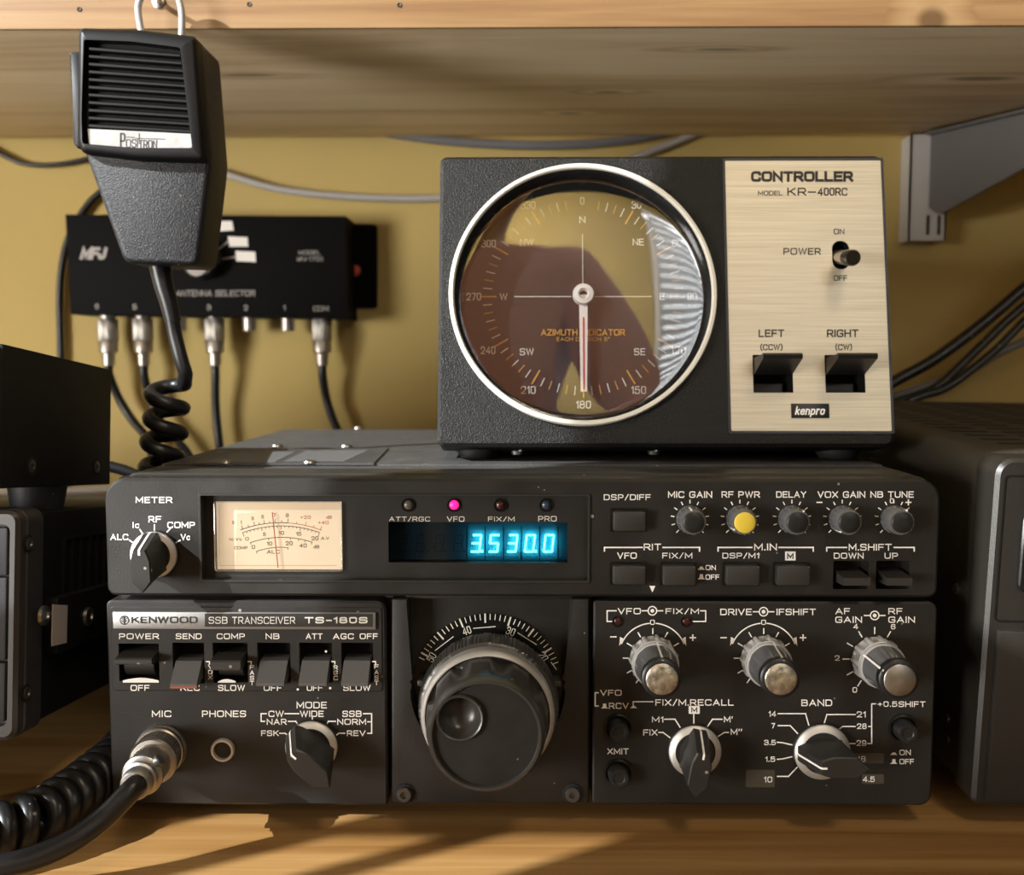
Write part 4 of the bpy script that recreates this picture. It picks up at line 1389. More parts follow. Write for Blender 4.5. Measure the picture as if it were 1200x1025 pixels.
MB().text(Frame(CF(0, 0, .0009), CF.u, CF.v, CF.n), 'kenpro', 931.5, 967, 476, 488.5, .0001, .02, .25).build('lettering', M['white'], bdg)
# power switch
F = CF.sub(sl[0], sl[1] + .001, -.006)
o = MB().box(CF, sl[0] - .006, sl[0] + .006, sl[1] - .009, sl[1] + .009, -.012, -.008).build('toggle_well', M['cavity'], rc)
tip = CF.at(1000, 302, .019)
base = CF(sl[0] - .0004, sl[1] + .001, -.006)
dv = (tip - base)
MB().tube([base, base + dv * .4, base + dv * .72], [.0030, .0034, .0034], 24).build('toggle_lever', M['alu'], o)
MB().tube([base + dv * .70, base + dv * .71, base + dv * .96, base + dv], [.0033, .0037, .0037, .0032], 24).build('toggle_tip', M['gloss'], o)
# direction levers
for q in lev:
    a0, b0_, a1, b1_ = q
    h = b1_ - b0_
    o = MB().box(CF, a0 - .001, a1 + .001, b0_ - .001, b1_ + .001, -.019, -.016).build('switch_well', M['cavity'], rc)
    MB().box(CF, a0 + .0008, a1 - .0025, b0_ + .0008, b0_ + h * .33, -.014, -.0085, .0005).build('switch_body', M['key'], o)
    prof = [(-.010, b0_ + .62 * h), (.0005, b0_ + .47 * h), (.0165, b0_ + .68 * h), (.0185, b0_ + .70 * h), (.0192, b0_ + .79 * h), (.0180, b0_ + .85 * h), (.0165, b0_ + .83 * h), (.0010, b0_ + .92 * h), (-.010, b0_ + .90 * h)]
    MB().loft(CF, [[(a, z, c) for (c, z) in prof] for a in (a0 + .0004, a1 - .0004)]).build('direction_lever', M['rotorblack'], o, angle=25)
# dial
DF = CF.sub(dcx, dcy, 0)
dl = MB().lathe(DF, [(RR * .95, -.0140), (.0005, -.0140)], 96).build('compass_dial', M['dialface'], rc)
MB().lathe(DF, [(RR * .956, .0), (RR, .0), (RR, .0030), (RR * .992, .0038), (RR * .972, .0040), (RR * .962, .0034), (RR * .958, .0005)], 128, cap=False).build('dial_ring', M['ivory'], dl)
MB().lathe(DF, [(RR * .958, .0022), (RR * .945, .0010), (RR * .925, -.0030), (RR * .905, -.0070), (RR * .895, -.0138)], 128, cap=False).build('dial_wall', M['gloss'], dl)
GP = -.0134
FG = Frame(CF(0, 0, GP), CF.u, CF.v, CF.n)
hx, hy = 683, 347.5
kk = FG.k(683, 347)
hub = FG.px(hx, hy)
DG = FG.sub(*hub, 0)
pw, po = MB(), MB()


def pol(r, deg):            # compass bearing on the dial, radius in photo pixels
    t = math.radians(deg)
    return r * kk * math.sin(t), r * kk * math.cos(t)


def dline(mb, r0, r1, deg, wd):
    mb.line(DG, [pol(r0, deg), pol(r1, deg)], wd * kk, .0001, False)


for d_ in range(0, 360, 5):
    if d_ % 30 == 0:
        if d_: dline(po, 102, 119, d_, 1.6)
    elif d_ not in (355, 5):
        dline(pw if d_ % 10 else po, 107, 117, d_, .9)


def dtext(mb, t, r, deg, w_, h, b=.006, dy=0):
    x, y = pol(r, deg)
    y += dy * kk
    mb.text(DG, t, x - w_ * kk / 2, x + w_ * kk / 2, y - h * kk / 2, y + h * kk / 2, .0001, b, 0, False)


for d_, wd_ in ((0, 5), (30, 11), (60, 11), (90, 11), (120, 17), (150, 17), (180, 17), (210, 17), (240, 17), (270, 17), (300, 17), (330, 17)):
    dtext(pw, str(d_), 128 if d_ else 116, d_, wd_, 9)
for d_, t, wd_ in ((0, 'N', 7), (45, 'NE', 13), (90, 'E', 6), (135, 'SE', 13), (225, 'SW', 16), (270, 'W', 9), (315, 'NW', 16)):
    dtext(pw, t, 93, d_, wd_, 8)
dline(pw, 14, 75, 0, .7); dline(pw, 14, 80, 90, .8); dline(pw, 14, 80, 270, .8)
po.text(DG, 'AZIMUTH INDICATOR', -49 * kk, 49 * kk, -46.5 * kk, -39 * kk, .0001, .014, 0, False)
po.text(DG, 'EACH DIVISION 5\u00b0', -31 * kk, 31 * kk, -53 * kk, -48.5 * kk, .0001, .010, 0, False)
pw.build('scale', M['white'], dl)
po.build('scale', M['orange'], dl, label='orange dial marks')
nd = MB()
nd.loft(DG, [[(-5 * kk, 0, z), (5 * kk, 0, z), (3.6 * kk, -114 * kk, z), (-3.6 * kk, -114 * kk, z)] for z in (.0030, .0040)])
nd.build('needle', M['hubwhite'], dl)
MB().box(DG, -.9 * kk, .9 * kk, -112 * kk, -27 * kk, .0040, .0042).build('needle_stripe', M['red'], dl)
MB().lathe(DG, [(12 * kk, .001), (12.5 * kk, .005), (11.5 * kk, .0062), (6.5 * kk, .0066), (5 * kk, .0050), (4.6 * kk, .003)], 40, cap=False).build('needle_hub', M['hubwhite'], dl)
MB().lathe(DG, [(4.8 * kk, .0034), (.0001, .0034)], 24).build('hub_bore', M['cavity'], dl)
gl = MB()
n_ = 10
gl.lathe(DF, [(RR * .93 * math.cos(i / n_ * PI / 2), -.0042 + .0007 * math.sin(i / n_ * PI / 2)) if i else (RR * .93, -.0042) for i in range(n_)] + [(RR * .0005, -.0035)], 96)
gl.build('dial_glass', M['dialglass'], dl, angle=180)
for (a, y) in ((.018, .085), (W_ - .018, .085), (.018, .185), (W_ - .018, .185)):
    F = Frame((ob.x + a, y, s0.z + .004), (1, 0, 0), (0, 1, 0), (0, 0, -1))
    MB().lathe(F, [(.0105, 0), (.0105, .0048), (.0085, s0.z + .004 - zt3 - .0003)], 28).build('foot', M['rubber'], rc)
for x in (606, 768):
    p = CF.at(x, 529, -.008)
    MB().lathe(Frame((p.x, p.y + .006, s0.z + .0006), (1, 0, 0), (0, 1, 0), (0, 0, -1)), [(.003, 0), (.0026, .0016), (.0003, .0018)], 18).build('screw', M['screw'], rc)

# ------------------------------------------------------------------ hand microphone and its coiled cord
YM = .080
MF = Frame((0, YM, 0))
mp = lambda l, c=0.0: [MF.px(x, y, c) for x, y in l]
mc = MF.at(170, 170)
mic = thing('hand_microphone', 'black hand microphone with slatted grille hanging from the grey ring', 'microphone', (mc.x, YM + .02, mc.z))


def inset(poly, d):
    cx = sum(p[0] for p in poly) / len(poly); cy = sum(p[1] for p in poly) / len(poly)
    out = []
    n = len(poly)
    for i in range(n):
        (x0, y0), (x1, y1), (x2, y2) = poly[i - 1], poly[i], poly[(i + 1) % n]
        e1 = Vector((x1 - x0, y1 - y0)).normalized(); e2 = Vector((x2 - x1, y2 - y1)).normalized()
        n1 = Vector((-e1.y, e1.x)); n2 = Vector((-e2.y, e2.x))
        if n1.dot(Vector((cx - x1, cy - y1))) < 0: n1, n2 = -n1, -n2
        b = (n1 + n2).normalized()
        q = d / max(.4, b.dot(n1))
        out.append((x1 + b.x * q, y1 + b.y * q))
    return out


def roundpoly(poly, r, seg=3):
    out = []
    n = len(poly)
    for i in range(n):
        p0, p1, p2 = Vector(poly[i - 1]), Vector(poly[i]), Vector(poly[(i + 1) % n])
        d0, d2 = (p0 - p1), (p2 - p1)
        q = min(r, d0.length * .4, d2.length * .4)
        A_, B_ = p1 + d0.normalized() * q, p1 + d2.normalized() * q
        for k in range(seg + 1):
            t = k / seg
            v = A_ * (1 - t) ** 2 + p1 * 2 * t * (1 - t) + B_ * t * t
            out.append((v.x, v.y))
    return out


bp = roundpoly(mp([(98, 37), (170, 38), (236, 47), (247, 186), (232, 311), (145, 308), (97, 174)]), .004)
L = [[(a, b, c) for a, b in inset(bp, d)] for d, c in ((.0035, -.0320), (.0010, -.0300), (0, -.027), (0, -.0020), (.0006, -.0006), (.0024, .0002))]
MB().loft(MF, L).build('body', M['mic'], mic, angle=50)
ho = roundpoly(mp([(98, 37), (166, 39), (235, 47), (246, 192), (170, 190), (102, 182), (97, 170)]), .0025)
hi_ = roundpoly(mp([(106, 52), (160, 54), (217, 61), (231, 177), (166, 177), (104, 172), (103, 140)]), .0012)
MB().plate(MF, ho, [hi_], -.004, .0070, .0022, inset(ho, .0022)).build('head_frame', M['micgloss'], mic, angle=50)
MB().prism(MF, inset(hi_, -.0006), -.001, .0012).build('grille_back', M['cavity'], mic)
gm = MB()
for i in range(11):
    x0, y0, x1, y1 = 104.5, 55.5 + 9 * i, 212 + 1.55 * i, 64 + 8.9 * i
    q = mp([(x0, y0), (x1, y1), (x1 + .5, y1 + 3.6), (x0, y0 + 4.0)], .005)
    gm.prism(MF, q, .001, .0058, .0003, 1)
gm.build('grille', M['micgloss'], mic)
lq = mp([(103, 151), (229, 157), (231.5, 177), (105, 172)], .005)
lbl = MB().prism(MF, lq, .001, .0052).build('name_strip', M['plate'], mic)
FL = Frame((0, YM - .0052, 0))
pt = MB()
ang = -math.radians(3.0)
pt.text(FL, 'P', 140.5, 147, 155.5, 172.5, .0001, .0)
pt.text(FL, 'OSI', 147.5, 161.5, 163, 172.8, .0001, -.002)
pt.text(FL, 'TRON', 162.5, 184, 164, 174, .0001, -.002)
pt.line(FL, [(148, 160.5), (157.5, 161)], .8); pt.line(FL, [(159, 162), (193.5, 163)], .8); pt.line(FL, [(163, 156.5), (163, 168)], .8)
pt.build('lettering', M['ink'], lbl)
tk_ = roundpoly(mp([(81, 61), (96, 60), (98, 172), (90, 174), (87, 168)], -.008), .0012)
MB().prism(MF, tk_, -.022, -.0075, .0012).build('talk_button', M['micgloss'], mic)
yc = YM + .016
relief = [P(185, 300, yc), P(191, 330, yc), P(198, 355, yc), P(203, 377, yc)]
k2 = .0004
MB().tube(smooth(relief, 5), [(13.0 - 3.2 * i / 15) * k2 for i in range(16)], 16).build('strain_relief', M['cord'], mic)
# coiled cord: one tube, hanging coil then along the desk to the front left
rt, rh = .0036, .0079
lead = [P(201, 368, yc), P(205, 392, yc), P(212, 420, yc - .002), P(218.5, 440, yc - .002)]
ax = smooth([P(197, 447, yc), P(194, 500, yc + .002), (-.1800, .098, .140), (-.1812, .098, .105), (-.1812, .094, .060), (-.1812, .080, .026), (-.1812, .050, .0128),
             (-.1818, .012, .0124), (-.187, -.020, .0124), (-.194, -.032, .0124), (-.208, -.046, .0124), (-.235, -.056, .0124), (-.27, -.060, .0124)], 26)
cum = [0]
for p, q in zip(ax, ax[1:]): cum.append(cum[-1] + (q - p).length)
helix = []
th, s, i = 0.0, 0.0, 0
ds = .00045
while s < cum[-1] - .001:
    while cum[i + 1] < s: i += 1
    t = (s - cum[i]) / (cum[i + 1] - cum[i])
    A_ = ax[i].lerp(ax[i + 1], t)
    Tn = (ax[i + 1] - ax[i]).normalized()
    e2 = Vector((1, 0, 0)).cross(Tn).normalized()
    e1 = Tn.cross(e2)
    pitch = .0122 if s < .05 else max(.0084, .0122 - (s - .05) * .06)
    helix.append(A_ + (e1 * math.cos(th) + e2 * math.sin(th)) * rh)
    th += 2 * PI * ds / pitch
    s += ds
cordpts = smooth(lead, 6)[:-1] + helix
MB().tube(cordpts, rt, 10).build('coiled_cord', M['cord'], mic)

# ------------------------------------------------------------------ microphone plug with its lead
pl_ = thing('microphone_plug', 'nickel screw plug in the left socket of the radio with thick black lead', 'plug', mj(0, 0, .0))
kn = lambda t, k: 1 + (.022 * math.cos(56 * t) if k in (2, 3, 4) else 0)
PF = Frame(mj(0, 0, 0), mj.u, mj.v, (mj.n + Vector((.10, 0, .03))).normalized() * 1.0)
MB().lathe(mj, [(.0096, .0012), (.0099, .0020), (.0099, .0040), (.0093, .0046)], 48).build('locking_ring', M['nickel'], pl_)
MB().lathe(PF, [(.0085, .0040), (.0090, .0046), (.0091, .0055), (.0091, .0105), (.0090, .0115), (.0094, .0120), (.0094, .0142), (.0088, .0150), (.0072, .0152)], 168, kn).build('coupling_ring', M['nickel'], pl_)
MB().lathe(PF, [(.0074, .0145), (.0073, .0245), (.0070, .0252), (.0076, .0258), (.0077, .0290), (.0066, .0300), (.0060, .0320)], 48).build('barrel', M['nickel'], pl_)
MB().lathe(PF, [(.0064, .0300), (.0066, .0330), (.0058, .0336), (.0060, .0350), (.0056, .0385), (.0050, .0392), (.0042, .0392)], 40).build('cable_clamp', M['nickel'], pl_)
G = Frame(PF(.0050, .0042, .0275), (PF.u * .7 - PF.v * .7), PF.n, (PF.u * .65 + PF.v * .75).normalized())
MB().lathe(G, [(.0024, 0), (.0024, .0022), (.0020, .0026), (.0003, .0026)], 20).build('clamp_screw', M['darkscrew'], pl_)
c0 = PF(0, 0, .0370)
MB().tube(smooth([c0, PF(0, 0, .0415), P(122, 958, -.047), P(86, 984, -.053), P(45, 1003, -.057), P(0, 1015, -.060), P(-50, 1021, -.063)], 8), .0041, 16).build('lead', M['cord'], pl_)

# ------------------------------------------------------------------ antenna selector on the wall
SY = YW - .036
SF = Frame((0, SY, 0))
spx = lambda l, c=0.0: [SF.px(x, y, c) for x, y in l]
sel = thing('antenna_selector', 'flat black antenna switch box on the yellow wall behind the microphone', 'switch box', SF.at(242, 311, -.036))
front = spx([(76, 251), (405, 253), (409, 373), (82, 368)])
MB().prism(SF, front[::-1], -.0355, 0, .0010).build('case', M['selector'], sel)
WF_ = Frame((0, YW, 0))
fl = [WF_.px(x, y, .002) for x, y in ((380, 262), (442, 263), (442, 361), (380, 361))]
MB().prism(WF_, roundpoly(fl, .003), .0002, .002).build('mounting_flange', M['selector'], sel)
F = WF_.sub(*WF_.px(416, 317, .002), .002)
MB().lathe(F, [(.0045, 0), (.0042, .002), (.001, .003)], 20).build('flange_screw', mat('orange_red_screw', (.75, .10, .03), .4), sel)
kq = SF.px(238, 305)
KF = SF.sub(*kq, 0)
kb = MB().lathe(KF, [(.0145, 0), (.0140, .010), (.0125, .012), (.0003, .012)], 32, fluted(10, .06)).build('selector_knob', M['black'], sel)
a_, b_ = SF.px(230, 311, .012)
MB().lathe(SF.sub(a_, b_, .0117), [(.0078, 0), (.0078, .0010), (.0003, .0011)], 24).build('knob_cap', M['greycable'], kb)
for q in ([(255, 259), (272, 259), (274, 270), (256, 271)], [(267, 277), (290, 278), (291, 289), (269, 289)], [(276, 294), (299, 295), (300, 307), (277, 306)]):
    MB().prism(SF, spx(q)[::-1], 0, .0003).build('paper_label', M['white'], sel)
pt = MB()
for q in ([(246, 300), (267, 283)], [(249, 305), (276, 301)], [(243, 298), (258, 266)]):
    pt.line(SF, q, 1.8)
pt.text(SF, 'ANTENNA SELECTOR', 206, 299, 340, 347, .0002, .012, .1)
for (t, x0, x1, y0, y1) in (('MODEL', 350, 375.5, 293.5, 298.3), ('1701', 362, 378, 301, 306), ('MFJ-', 348, 361, 301, 306), ('COM', 367, 385, 358.5, 364.5), ('6', 111, 115.5, 356, 362), ('5', 155.5, 160, 356.5, 362.5),
                           ('3', 242.5, 247, 357, 363), ('2', 286, 290.5, 357.5, 363.5), ('1', 331.5, 334.5, 358, 364)):
    pt.text(SF, t, x0, x1, y0, y1, .0002, .012)
pt.build('lettering', M['greycable'], sel)
lg = MB()
lg.text(SF, 'MFJ', 93.5, 126, 289.5, 304, .0002, .05, .28)
lg.build('emblem', M['greycable'], sel, label='slanted grey emblem')
YC = YW - .018
SCK = (126, 167, 210, 251, 292, 337, 377)
for x in SCK:
    p = P(x, 371, YC)
    F = Frame(p, (1, 0, 0), (0, 1, 0), (0, 0, -1))
    MB().lathe(F, [(.0058, -.002), (.0058, .0010), (.0050, .0012), (.0050, .0105), (.0042, .011), (.0040, .0106)], 28).build('socket', M['nickel'], sel)
names = {126: 'first from the left', 167: 'second from the left', 251: 'in the socket marked 3', 377: 'in the socket marked COM'}
routes = {126: [(128, 440), (139, 466), (155, 492), (172, 514), (180, 550)], 167: [(169, 440), (175, 464), (188, 494), (208, 516), (226, 548)],
          251: [(252, 440), (253, 480), (257, 520), (262, 560)], 377: [(378, 440), (382, 465), (389, 488), (397, 508), (410, 545)]}
knu = lambda t, k: 1 + (.03 * math.cos(24 * t) if k in (1, 2) else 0)
for x, nm in names.items():
    p = P(x, 371, YC)
    t = thing('antenna_cable', 'black coaxial antenna cable with silver plug, ' + nm, 'cable', p, 'coaxial cables plugged into the antenna switch')
    F = Frame(p + Vector((0, 0, -.0016)), (1, 0, 0), (0, 1, 0), (0, 0, -1))
    MB().lathe(F, [(.0068, 0), (.0073, .0006), (.0073, .0160), (.0068, .0166), (.0062, .0166)], 96, knu).build('plug_sleeve', M['nickel'], t)
    MB().lathe(F, [(.0062, .0160), (.0068, .0168), (.0068, .0250), (.0046, .0264), (.0044, .0350), (.0036, .0354)], 32).build('plug_body', M['nickel'], t)
    y0 = YC
    pts = [F(0, 0, .034), F(0, 0, .042)] + [P(a, b, YC + .004) for a, b in routes[x][1:]]
    e_ = pts[-1]
    pts += [Vector((e_.x + .002, .352, .06)), Vector((e_.x + .003, .350, .006))]
    MB().tube(smooth(pts, 6), .0032, 12).build('coax', M['cord'], t)

# ------------------------------------------------------------------ cables about the wall


def cable(name, label, pts, r, m, group=None):
    o = MB().tube(smooth(pts, 8), r, 12).build(name, M[m])
    return tag(o, label, 'cable', group)


def wl(l, y=YW - .006): return [P(a, b, y) for a, b in l]


cable('wall_cable', 'thin black cable sagging along the wall at the far left, under the shelf', wl([(-600, 150), (-300, 164), (-60, 160), (-25, 168), (8, 184), (30, 192), (62, 193), (105, 185), (150, 166), (180, 130), (195, 80)]), .0018, 'cord')
cable('wall_cable', 'black cable looping down the wall past the left end of the antenna switch', wl([(150, 190), (128, 216), (103, 240), (82, 275), (73, 310), (70, 350), (71, 400), (72, 450), (76, 520), (80, 570)], YW - .005), .0027, 'cord')
cable('grey_cable', 'pale grey cable hanging in a shallow bow across the yellow wall', wl([(120, 150), (180, 178), (265, 204), (330, 222), (420, 231), (512, 232), (600, 226), (680, 208), (750, 182), (806, 160), (840, 143), (890, 110), (930, 70)], YW - .006), .0028, 'greycable')
cable('grey_cable', 'dark blue-grey cable dipping just below the back of the shelf', wl([(350, 80), (400, 130), (445, 152), (490, 161), (550, 167), (620, 170), (690, 168), (750, 161), (800, 148), (850, 120), (890, 70)], YW - .006), .0035, 'bluegrey')
cable('grey_cable', 'light grey cable low on the wall, seen under the small black box', wl([(-700, 585), (-140, 579), (-60, 578), (30, 577), (90, 575), (140, 573), (200, 572)], YW - .05), .0030, 'greycable')
RY = .315
gp = 'cables sweeping up the wall at the right'
cable('thick_cable', 'thickest black cable of the sweep at the right, its topmost', [P(a, b, RY) for a, b in ((960, 500), (1000, 476), (1050, 446), (1090, 424), (1130, 396), (1165, 368), (1205, 334), (1260, 290))] + [Vector((.50, .335, .325)), Vector((.70, .345, .33)), Vector((1.1, .35, .32))], .0042, 'cord', gp)
cable('thick_cable', 'black cable crossing just under the thickest one at the right', [P(a, b, RY + .012) for a, b in ((990, 500), (1050, 472), (1095, 455), (1122, 432), (1150, 405), (1180, 376), (1210, 350), (1260, 310))] + [Vector((.50, .345, .310)), Vector((.70, .355, .312)), Vector((1.1, .36, .30))], .0032, 'cord', gp)
cable('thick_cable', 'black cable lowest in the sweep at the right, above the grey one', [P(a, b, RY + .004) for a, b in ((1000, 505), (1070, 468), (1105, 456), (1135, 436), (1170, 407), (1205, 372), (1260, 326))] + [Vector((.50, .335, .298)), Vector((.70, .345, .30)), Vector((1.1, .35, .29))], .0030, 'cord', gp)
cable('grey_sheathed_cable', 'grey cable among the black ones sweeping up the wall at the right', [P(a, b, RY + .02) for a, b in ((980, 480), (1052, 463), (1095, 449), (1140, 432), (1170, 414), (1205, 398), (1260, 374))] + [Vector((.50, .35, .262)), Vector((.70, .355, .25)), Vector((1.1, .36, .24))], .0030, 'bluegrey', gp)
cable('short_cable', 'black cable between the small black box and the radio', [P(a, b, .16) for a, b in ((70, 530), (110, 543), (135, 548), (160, 557), (200, 580))] + [Vector((-.19, .20, .03))], .0032, 'cord')

# ------------------------------------------------------------------ left: rig with small box on top
TL = math.radians(6.0)
LF = tilted(P(18, 868, -.012), TL)
rigo = LF(-.12, 0, -.13)
HL = LF.px(18, 598)[1]
rig = thing('desk_rig', 'black radio set at the far left with grey bezel, nose tipped up', 'radio', (rigo.x, rigo.y, 0))
DB = .0195
MB().rplate(LF, -.26, 0, 0, HL, .005, [rrect(-.2545, .0055, -.0035, HL - .0055, .003)], -.006, 0, .0015).build('bezel_rim', M['rigrim'], rig)
MB().rplate(LF, -.2605, -.0005, .0005, HL + .0005, .0055, [], -DB, -.0055, .0012).build('bezel', M['rigface'], rig)
MB().box(LF, -.2580, -.0015, .002, HL - .0015, -.270, -DB + .001, .0015).build('case', M['rig'], rig)
zA, zB = LF.px(5, 676)[1], LF.px(5, 776)[1]
for (b0, b1) in ((.007, zB - .0004), (zB + .0004, zA - .0004), (zA + .0004, HL - .007)):
    MB().box(LF, -.252, -.0052, b0, b1, -.006, -.0012, .0008).build('front_panel', M['rigface'], rig)
# side fittings: plane a = 0 seen from the right
SD = Frame(LF(0, 0, 0), -LF.n, LF.v, LF.u)      # a = depth, b = up, c = to the right
for (x, y) in ((33, 637), (30, 812)):
    F = SD.sub(*SD.px(x, y, .0005), .0005)
    o = MB().lathe(F, [(.0036, 0), (.0036, .0003), (.003, .0004)], 20).build('screw_recess', M['cavity'], rig)
    MB().lathe(F, [(.0026, 0), (.0026, .0009), (.0014, .0012), (.0010, .0004)], 20).build('screw', M['darkscrew'], o)
lb0, lt0 = SD.px(50, 757, -.001)[1], SD.px(50, 702, -.001)[1]
MB().box(SD, .026, .13, lb0 - .004, lt0, -.0016, .0040, .0008).build('side_bracket', M['rig'], rig)
for (x, y) in ((50, 721), (102, 722)):
    F = SD.sub(*SD.px(x, y, .004), .004)
    MB().lathe(F, [(.0042, 0), (.0040, .0014), (.0016, .0020), (.0012, .0012)], 22).build('bracket_screw', M['screw'], rig)
q = [SD.px(x, y, .0042) for x, y in ((62, 708), (79, 709), (78, 753), (61, 757))]
MB().prism(SD, q[::-1], .0038, .0043).build('tape_label', M['tape'], rig)
v0, v1 = SD.px(73, 633, -.0014), SD.px(116, 632, -.0014)
vb = SD.px(73, 697, -.0014)[1]
for i in range(7):
    a = v0[0] + i * .0085
    MB().box(SD, a, a + .0016, vb, v0[1], -.0016, -.0002).build('cooling_rib', M['rig'], rig)
MB().box(SD, v0[0], v0[0] + .06, v0[1], v0[1] + .0012, -.0016, -.0002).build('rib_frame', M['rig'], rig)
f0 = LF(-.03, 0, -.02)
for a in (-.23, -.03):
    f0 = LF(a, .003, -.03)
    MB().tube([f0, Vector((f0.x, f0.y - .004, .002))], .005, 14).build('front_foot', M['rubber'], rig)
    f1 = LF(a, .003, -.24)
    MB().tube([f1, Vector((f1.x, f1.y, .001))], .007, 14).build('rear_foot', M['rubber'], rig)
# small box on top
BF0 = P(2, 571, -.012)
gap = .0045
tb = LF.px(2, 571)[1]
BF = Frame(LF(-.003, HL + gap, -.002), LF.u, LF.v, LF.n)
SB = Frame(BF(0, 0, 0), -BF.n, BF.v, BF.u)
hb = SB.px(2, 401, 0)[1] - SB.px(2, 571, 0)[1]
db = SB.px(130, 500, 0)[0]
d0 = SB.px(2, 500, 0)[0]
bb0 = SB.px(60, 570)[1]
ub = thing('speaker_box', 'small plain black metal box standing on the far left radio set', 'box', BF(-.1, bb0, -.06))
MB().box(SB, d0, db, bb0, bb0 + hb, -.20, 0, .0006).build('shell', M['upperbox'], ub)
MB().box(SB, d0 - .006, d0 + .0005, bb0 + .001, bb0 + hb - .001, -.1995, -.0012, .001).build('front_plate', M['rigface'], ub)
for (x, y) in ((37, 546), (113, 547)):
    F = SB.sub(*SB.px(x, y), 0)
    o = MB().lathe(F, [(.0042, 0), (.0042, .0002), (.0036, .0003)], 22).build('screw_recess', M['cavity'], ub)
    MB().lathe(F, [(.0028, 0), (.0028, .0004), (.0012, .0007), (.0009, .0003)], 20).build('screw', M['darkscrew'], o)
fx0, fx1 = SB.px(60, 575)[0], SB.px(90, 575)[0]
fc = (fx0 + fx1) / 2
drop = bb0 - (SB.v.dot(LF(0, HL - .0015, -.1) - SB.o))
for (a, c) in ((fc, -.012), (fc, -.185), (db - .012, -.1)):
    F = Frame(SB(a, bb0 + .0005, c), SB.u, SB.n, -SB.v)
    MB().lathe(F, [((fx1 - fx0) / 2, 0), ((fx1 - fx0) / 2.3, drop + .0004), (.0003, drop + .0004)], 24).build('foot', M['rubber'], ub)

# ------------------------------------------------------------------ right: vented set
TR = math.radians(-2.3)
RQ = tilted(P(1139, 943, .0), TR)
ro = math.radians(1.1)
RG = Frame(RQ.o, RQ.u * math.cos(ro) - RQ.v * math.sin(ro), RQ.v * math.cos(ro) + RQ.u * math.sin(ro), RQ.n)
HR = RG.px(1180, 537)[1]
vb_o = RG(.1, 0, -.15)
ven = thing('vented_set', 'dark radio set with slotted lid at the far right, close by the controller', 'radio', (vb_o.x, vb_o.y, 0))
MB().rplate(RG, 0, 0, .26, HR, (.003, .003, .007, .007), [], -.017, 0, .0015).build('front_bezel', M['linearface'], ven)
MB().prism(Frame(RG(0, 0, -.30), RG.u, RG.v, RG.n), rrect(.0008, .002, .259, HR + .0005, (.003, .003, .009, .009)), 0, .2835).build('case', M['linear'], ven)
a0, b1 = RG.px(1177, 556)
a1, b0 = RG.px(1177, 728)
MB().plate(RG, rrect(a0, b0, .25, b1, .002), [rrect(a0 + .0006, b0 + .0006, .2494, b1 - .0006, .0016)], -.0003, .0004).build('panel_groove', M['gloss'], ven)
a0, b1 = RG.px(1168, 737)
_, b0 = RG.px(1168, 936)
MB().box(RG, a0, .25, b0, b1, -.001, .0022, .0009).build('lower_door', M['linearface'], ven)
a0, b1 = RG.px(1197, 600); _, b0 = RG.px(1197, 692)
MB().rplate(RG, a0, b0, .24, b1, .003, [rrect(a0 + .003, b0 + .003, .237, b1 - .003, .001)], -.0005, .0025).build('display_frame', M['gloss'], ven)
TP = Frame(RG(0, HR + .0006, 0), RG.u, -RG.n, RG.v)    # a = right, b = back, c = up
vt = MB()
for j, bb in enumerate([.045 + .0165 * i for i in range(15)]):
    for i in range(9):
        a = .022 + i * .026 + (j % 2) * .0
        vt.poly(TP, [(a, bb), (a + .018, bb), (a + .018, bb + .0055), (a, bb + .0055)], .0001, False)
vto = vt.build('vent_slots', M['cavity'], ven)
vto['kind'] = 'stuff'
for (a, c) in ((.03, -.03), (.23, -.03), (.03, -.27), (.23, -.27)):
    f0 = RG(a, .003, c)
    MB().tube([f0, Vector((f0.x, f0.y, .0008))], .008, 16).build('foot', M['rubber'], ven)
for (x, y) in ((1122, 690), (1111, 842), (1111, 866)):
    S2 = Frame(RG(.0008, 0, 0), -RG.n, RG.v, -RG.u)
    MB().lathe(S2.sub(*S2.px(x, y), 0), [(.0024, 0), (.0022, .0012), (.0004, .0014)], 16).build('side_screw', M['darkscrew'], ven)

# ------------------------------------------------------------------ the photographer, seen only as a mirror image in the dial glass


def skinned(name, joints, bones, m, parent=None, sub=2, roots=(0,)):
    me = bpy.data.meshes.new(name)
    me.from_pydata([j[0] for j in joints], bones, [])
    o = bpy.data.objects.new(name, me)
    C.objects.link(o)
    sk = o.modifiers.new('skin', 'SKIN')
    sk.use_smooth_shade = True
    if not me.skin_vertices:
        me.skin_vertices.new() if hasattr(me.skin_vertices, 'new') else None
    sv = me.skin_vertices[0].data
    for i, j in enumerate(joints):
        r = j[1]
        sv[i].radius = (r, r) if not isinstance(r, tuple) else r
        sv[i].use_root = i in roots
    ss = o.modifiers.new('sub', 'SUBSURF')
    ss.levels = ss.render_levels = sub
    dg = bpy.context.evaluated_depsgraph_get()
    ev = bpy.data.meshes.new_from_object(o.evaluated_get(dg))
    bpy.data.objects.remove(o)
    mb = MB()
    mb.bm.from_mesh(ev)
    for f in mb.bm.faces: f.material_index = 0
    return mb.build(name, m, parent, angle=180)


def J(x, y, z): return Vector((x, y, z))


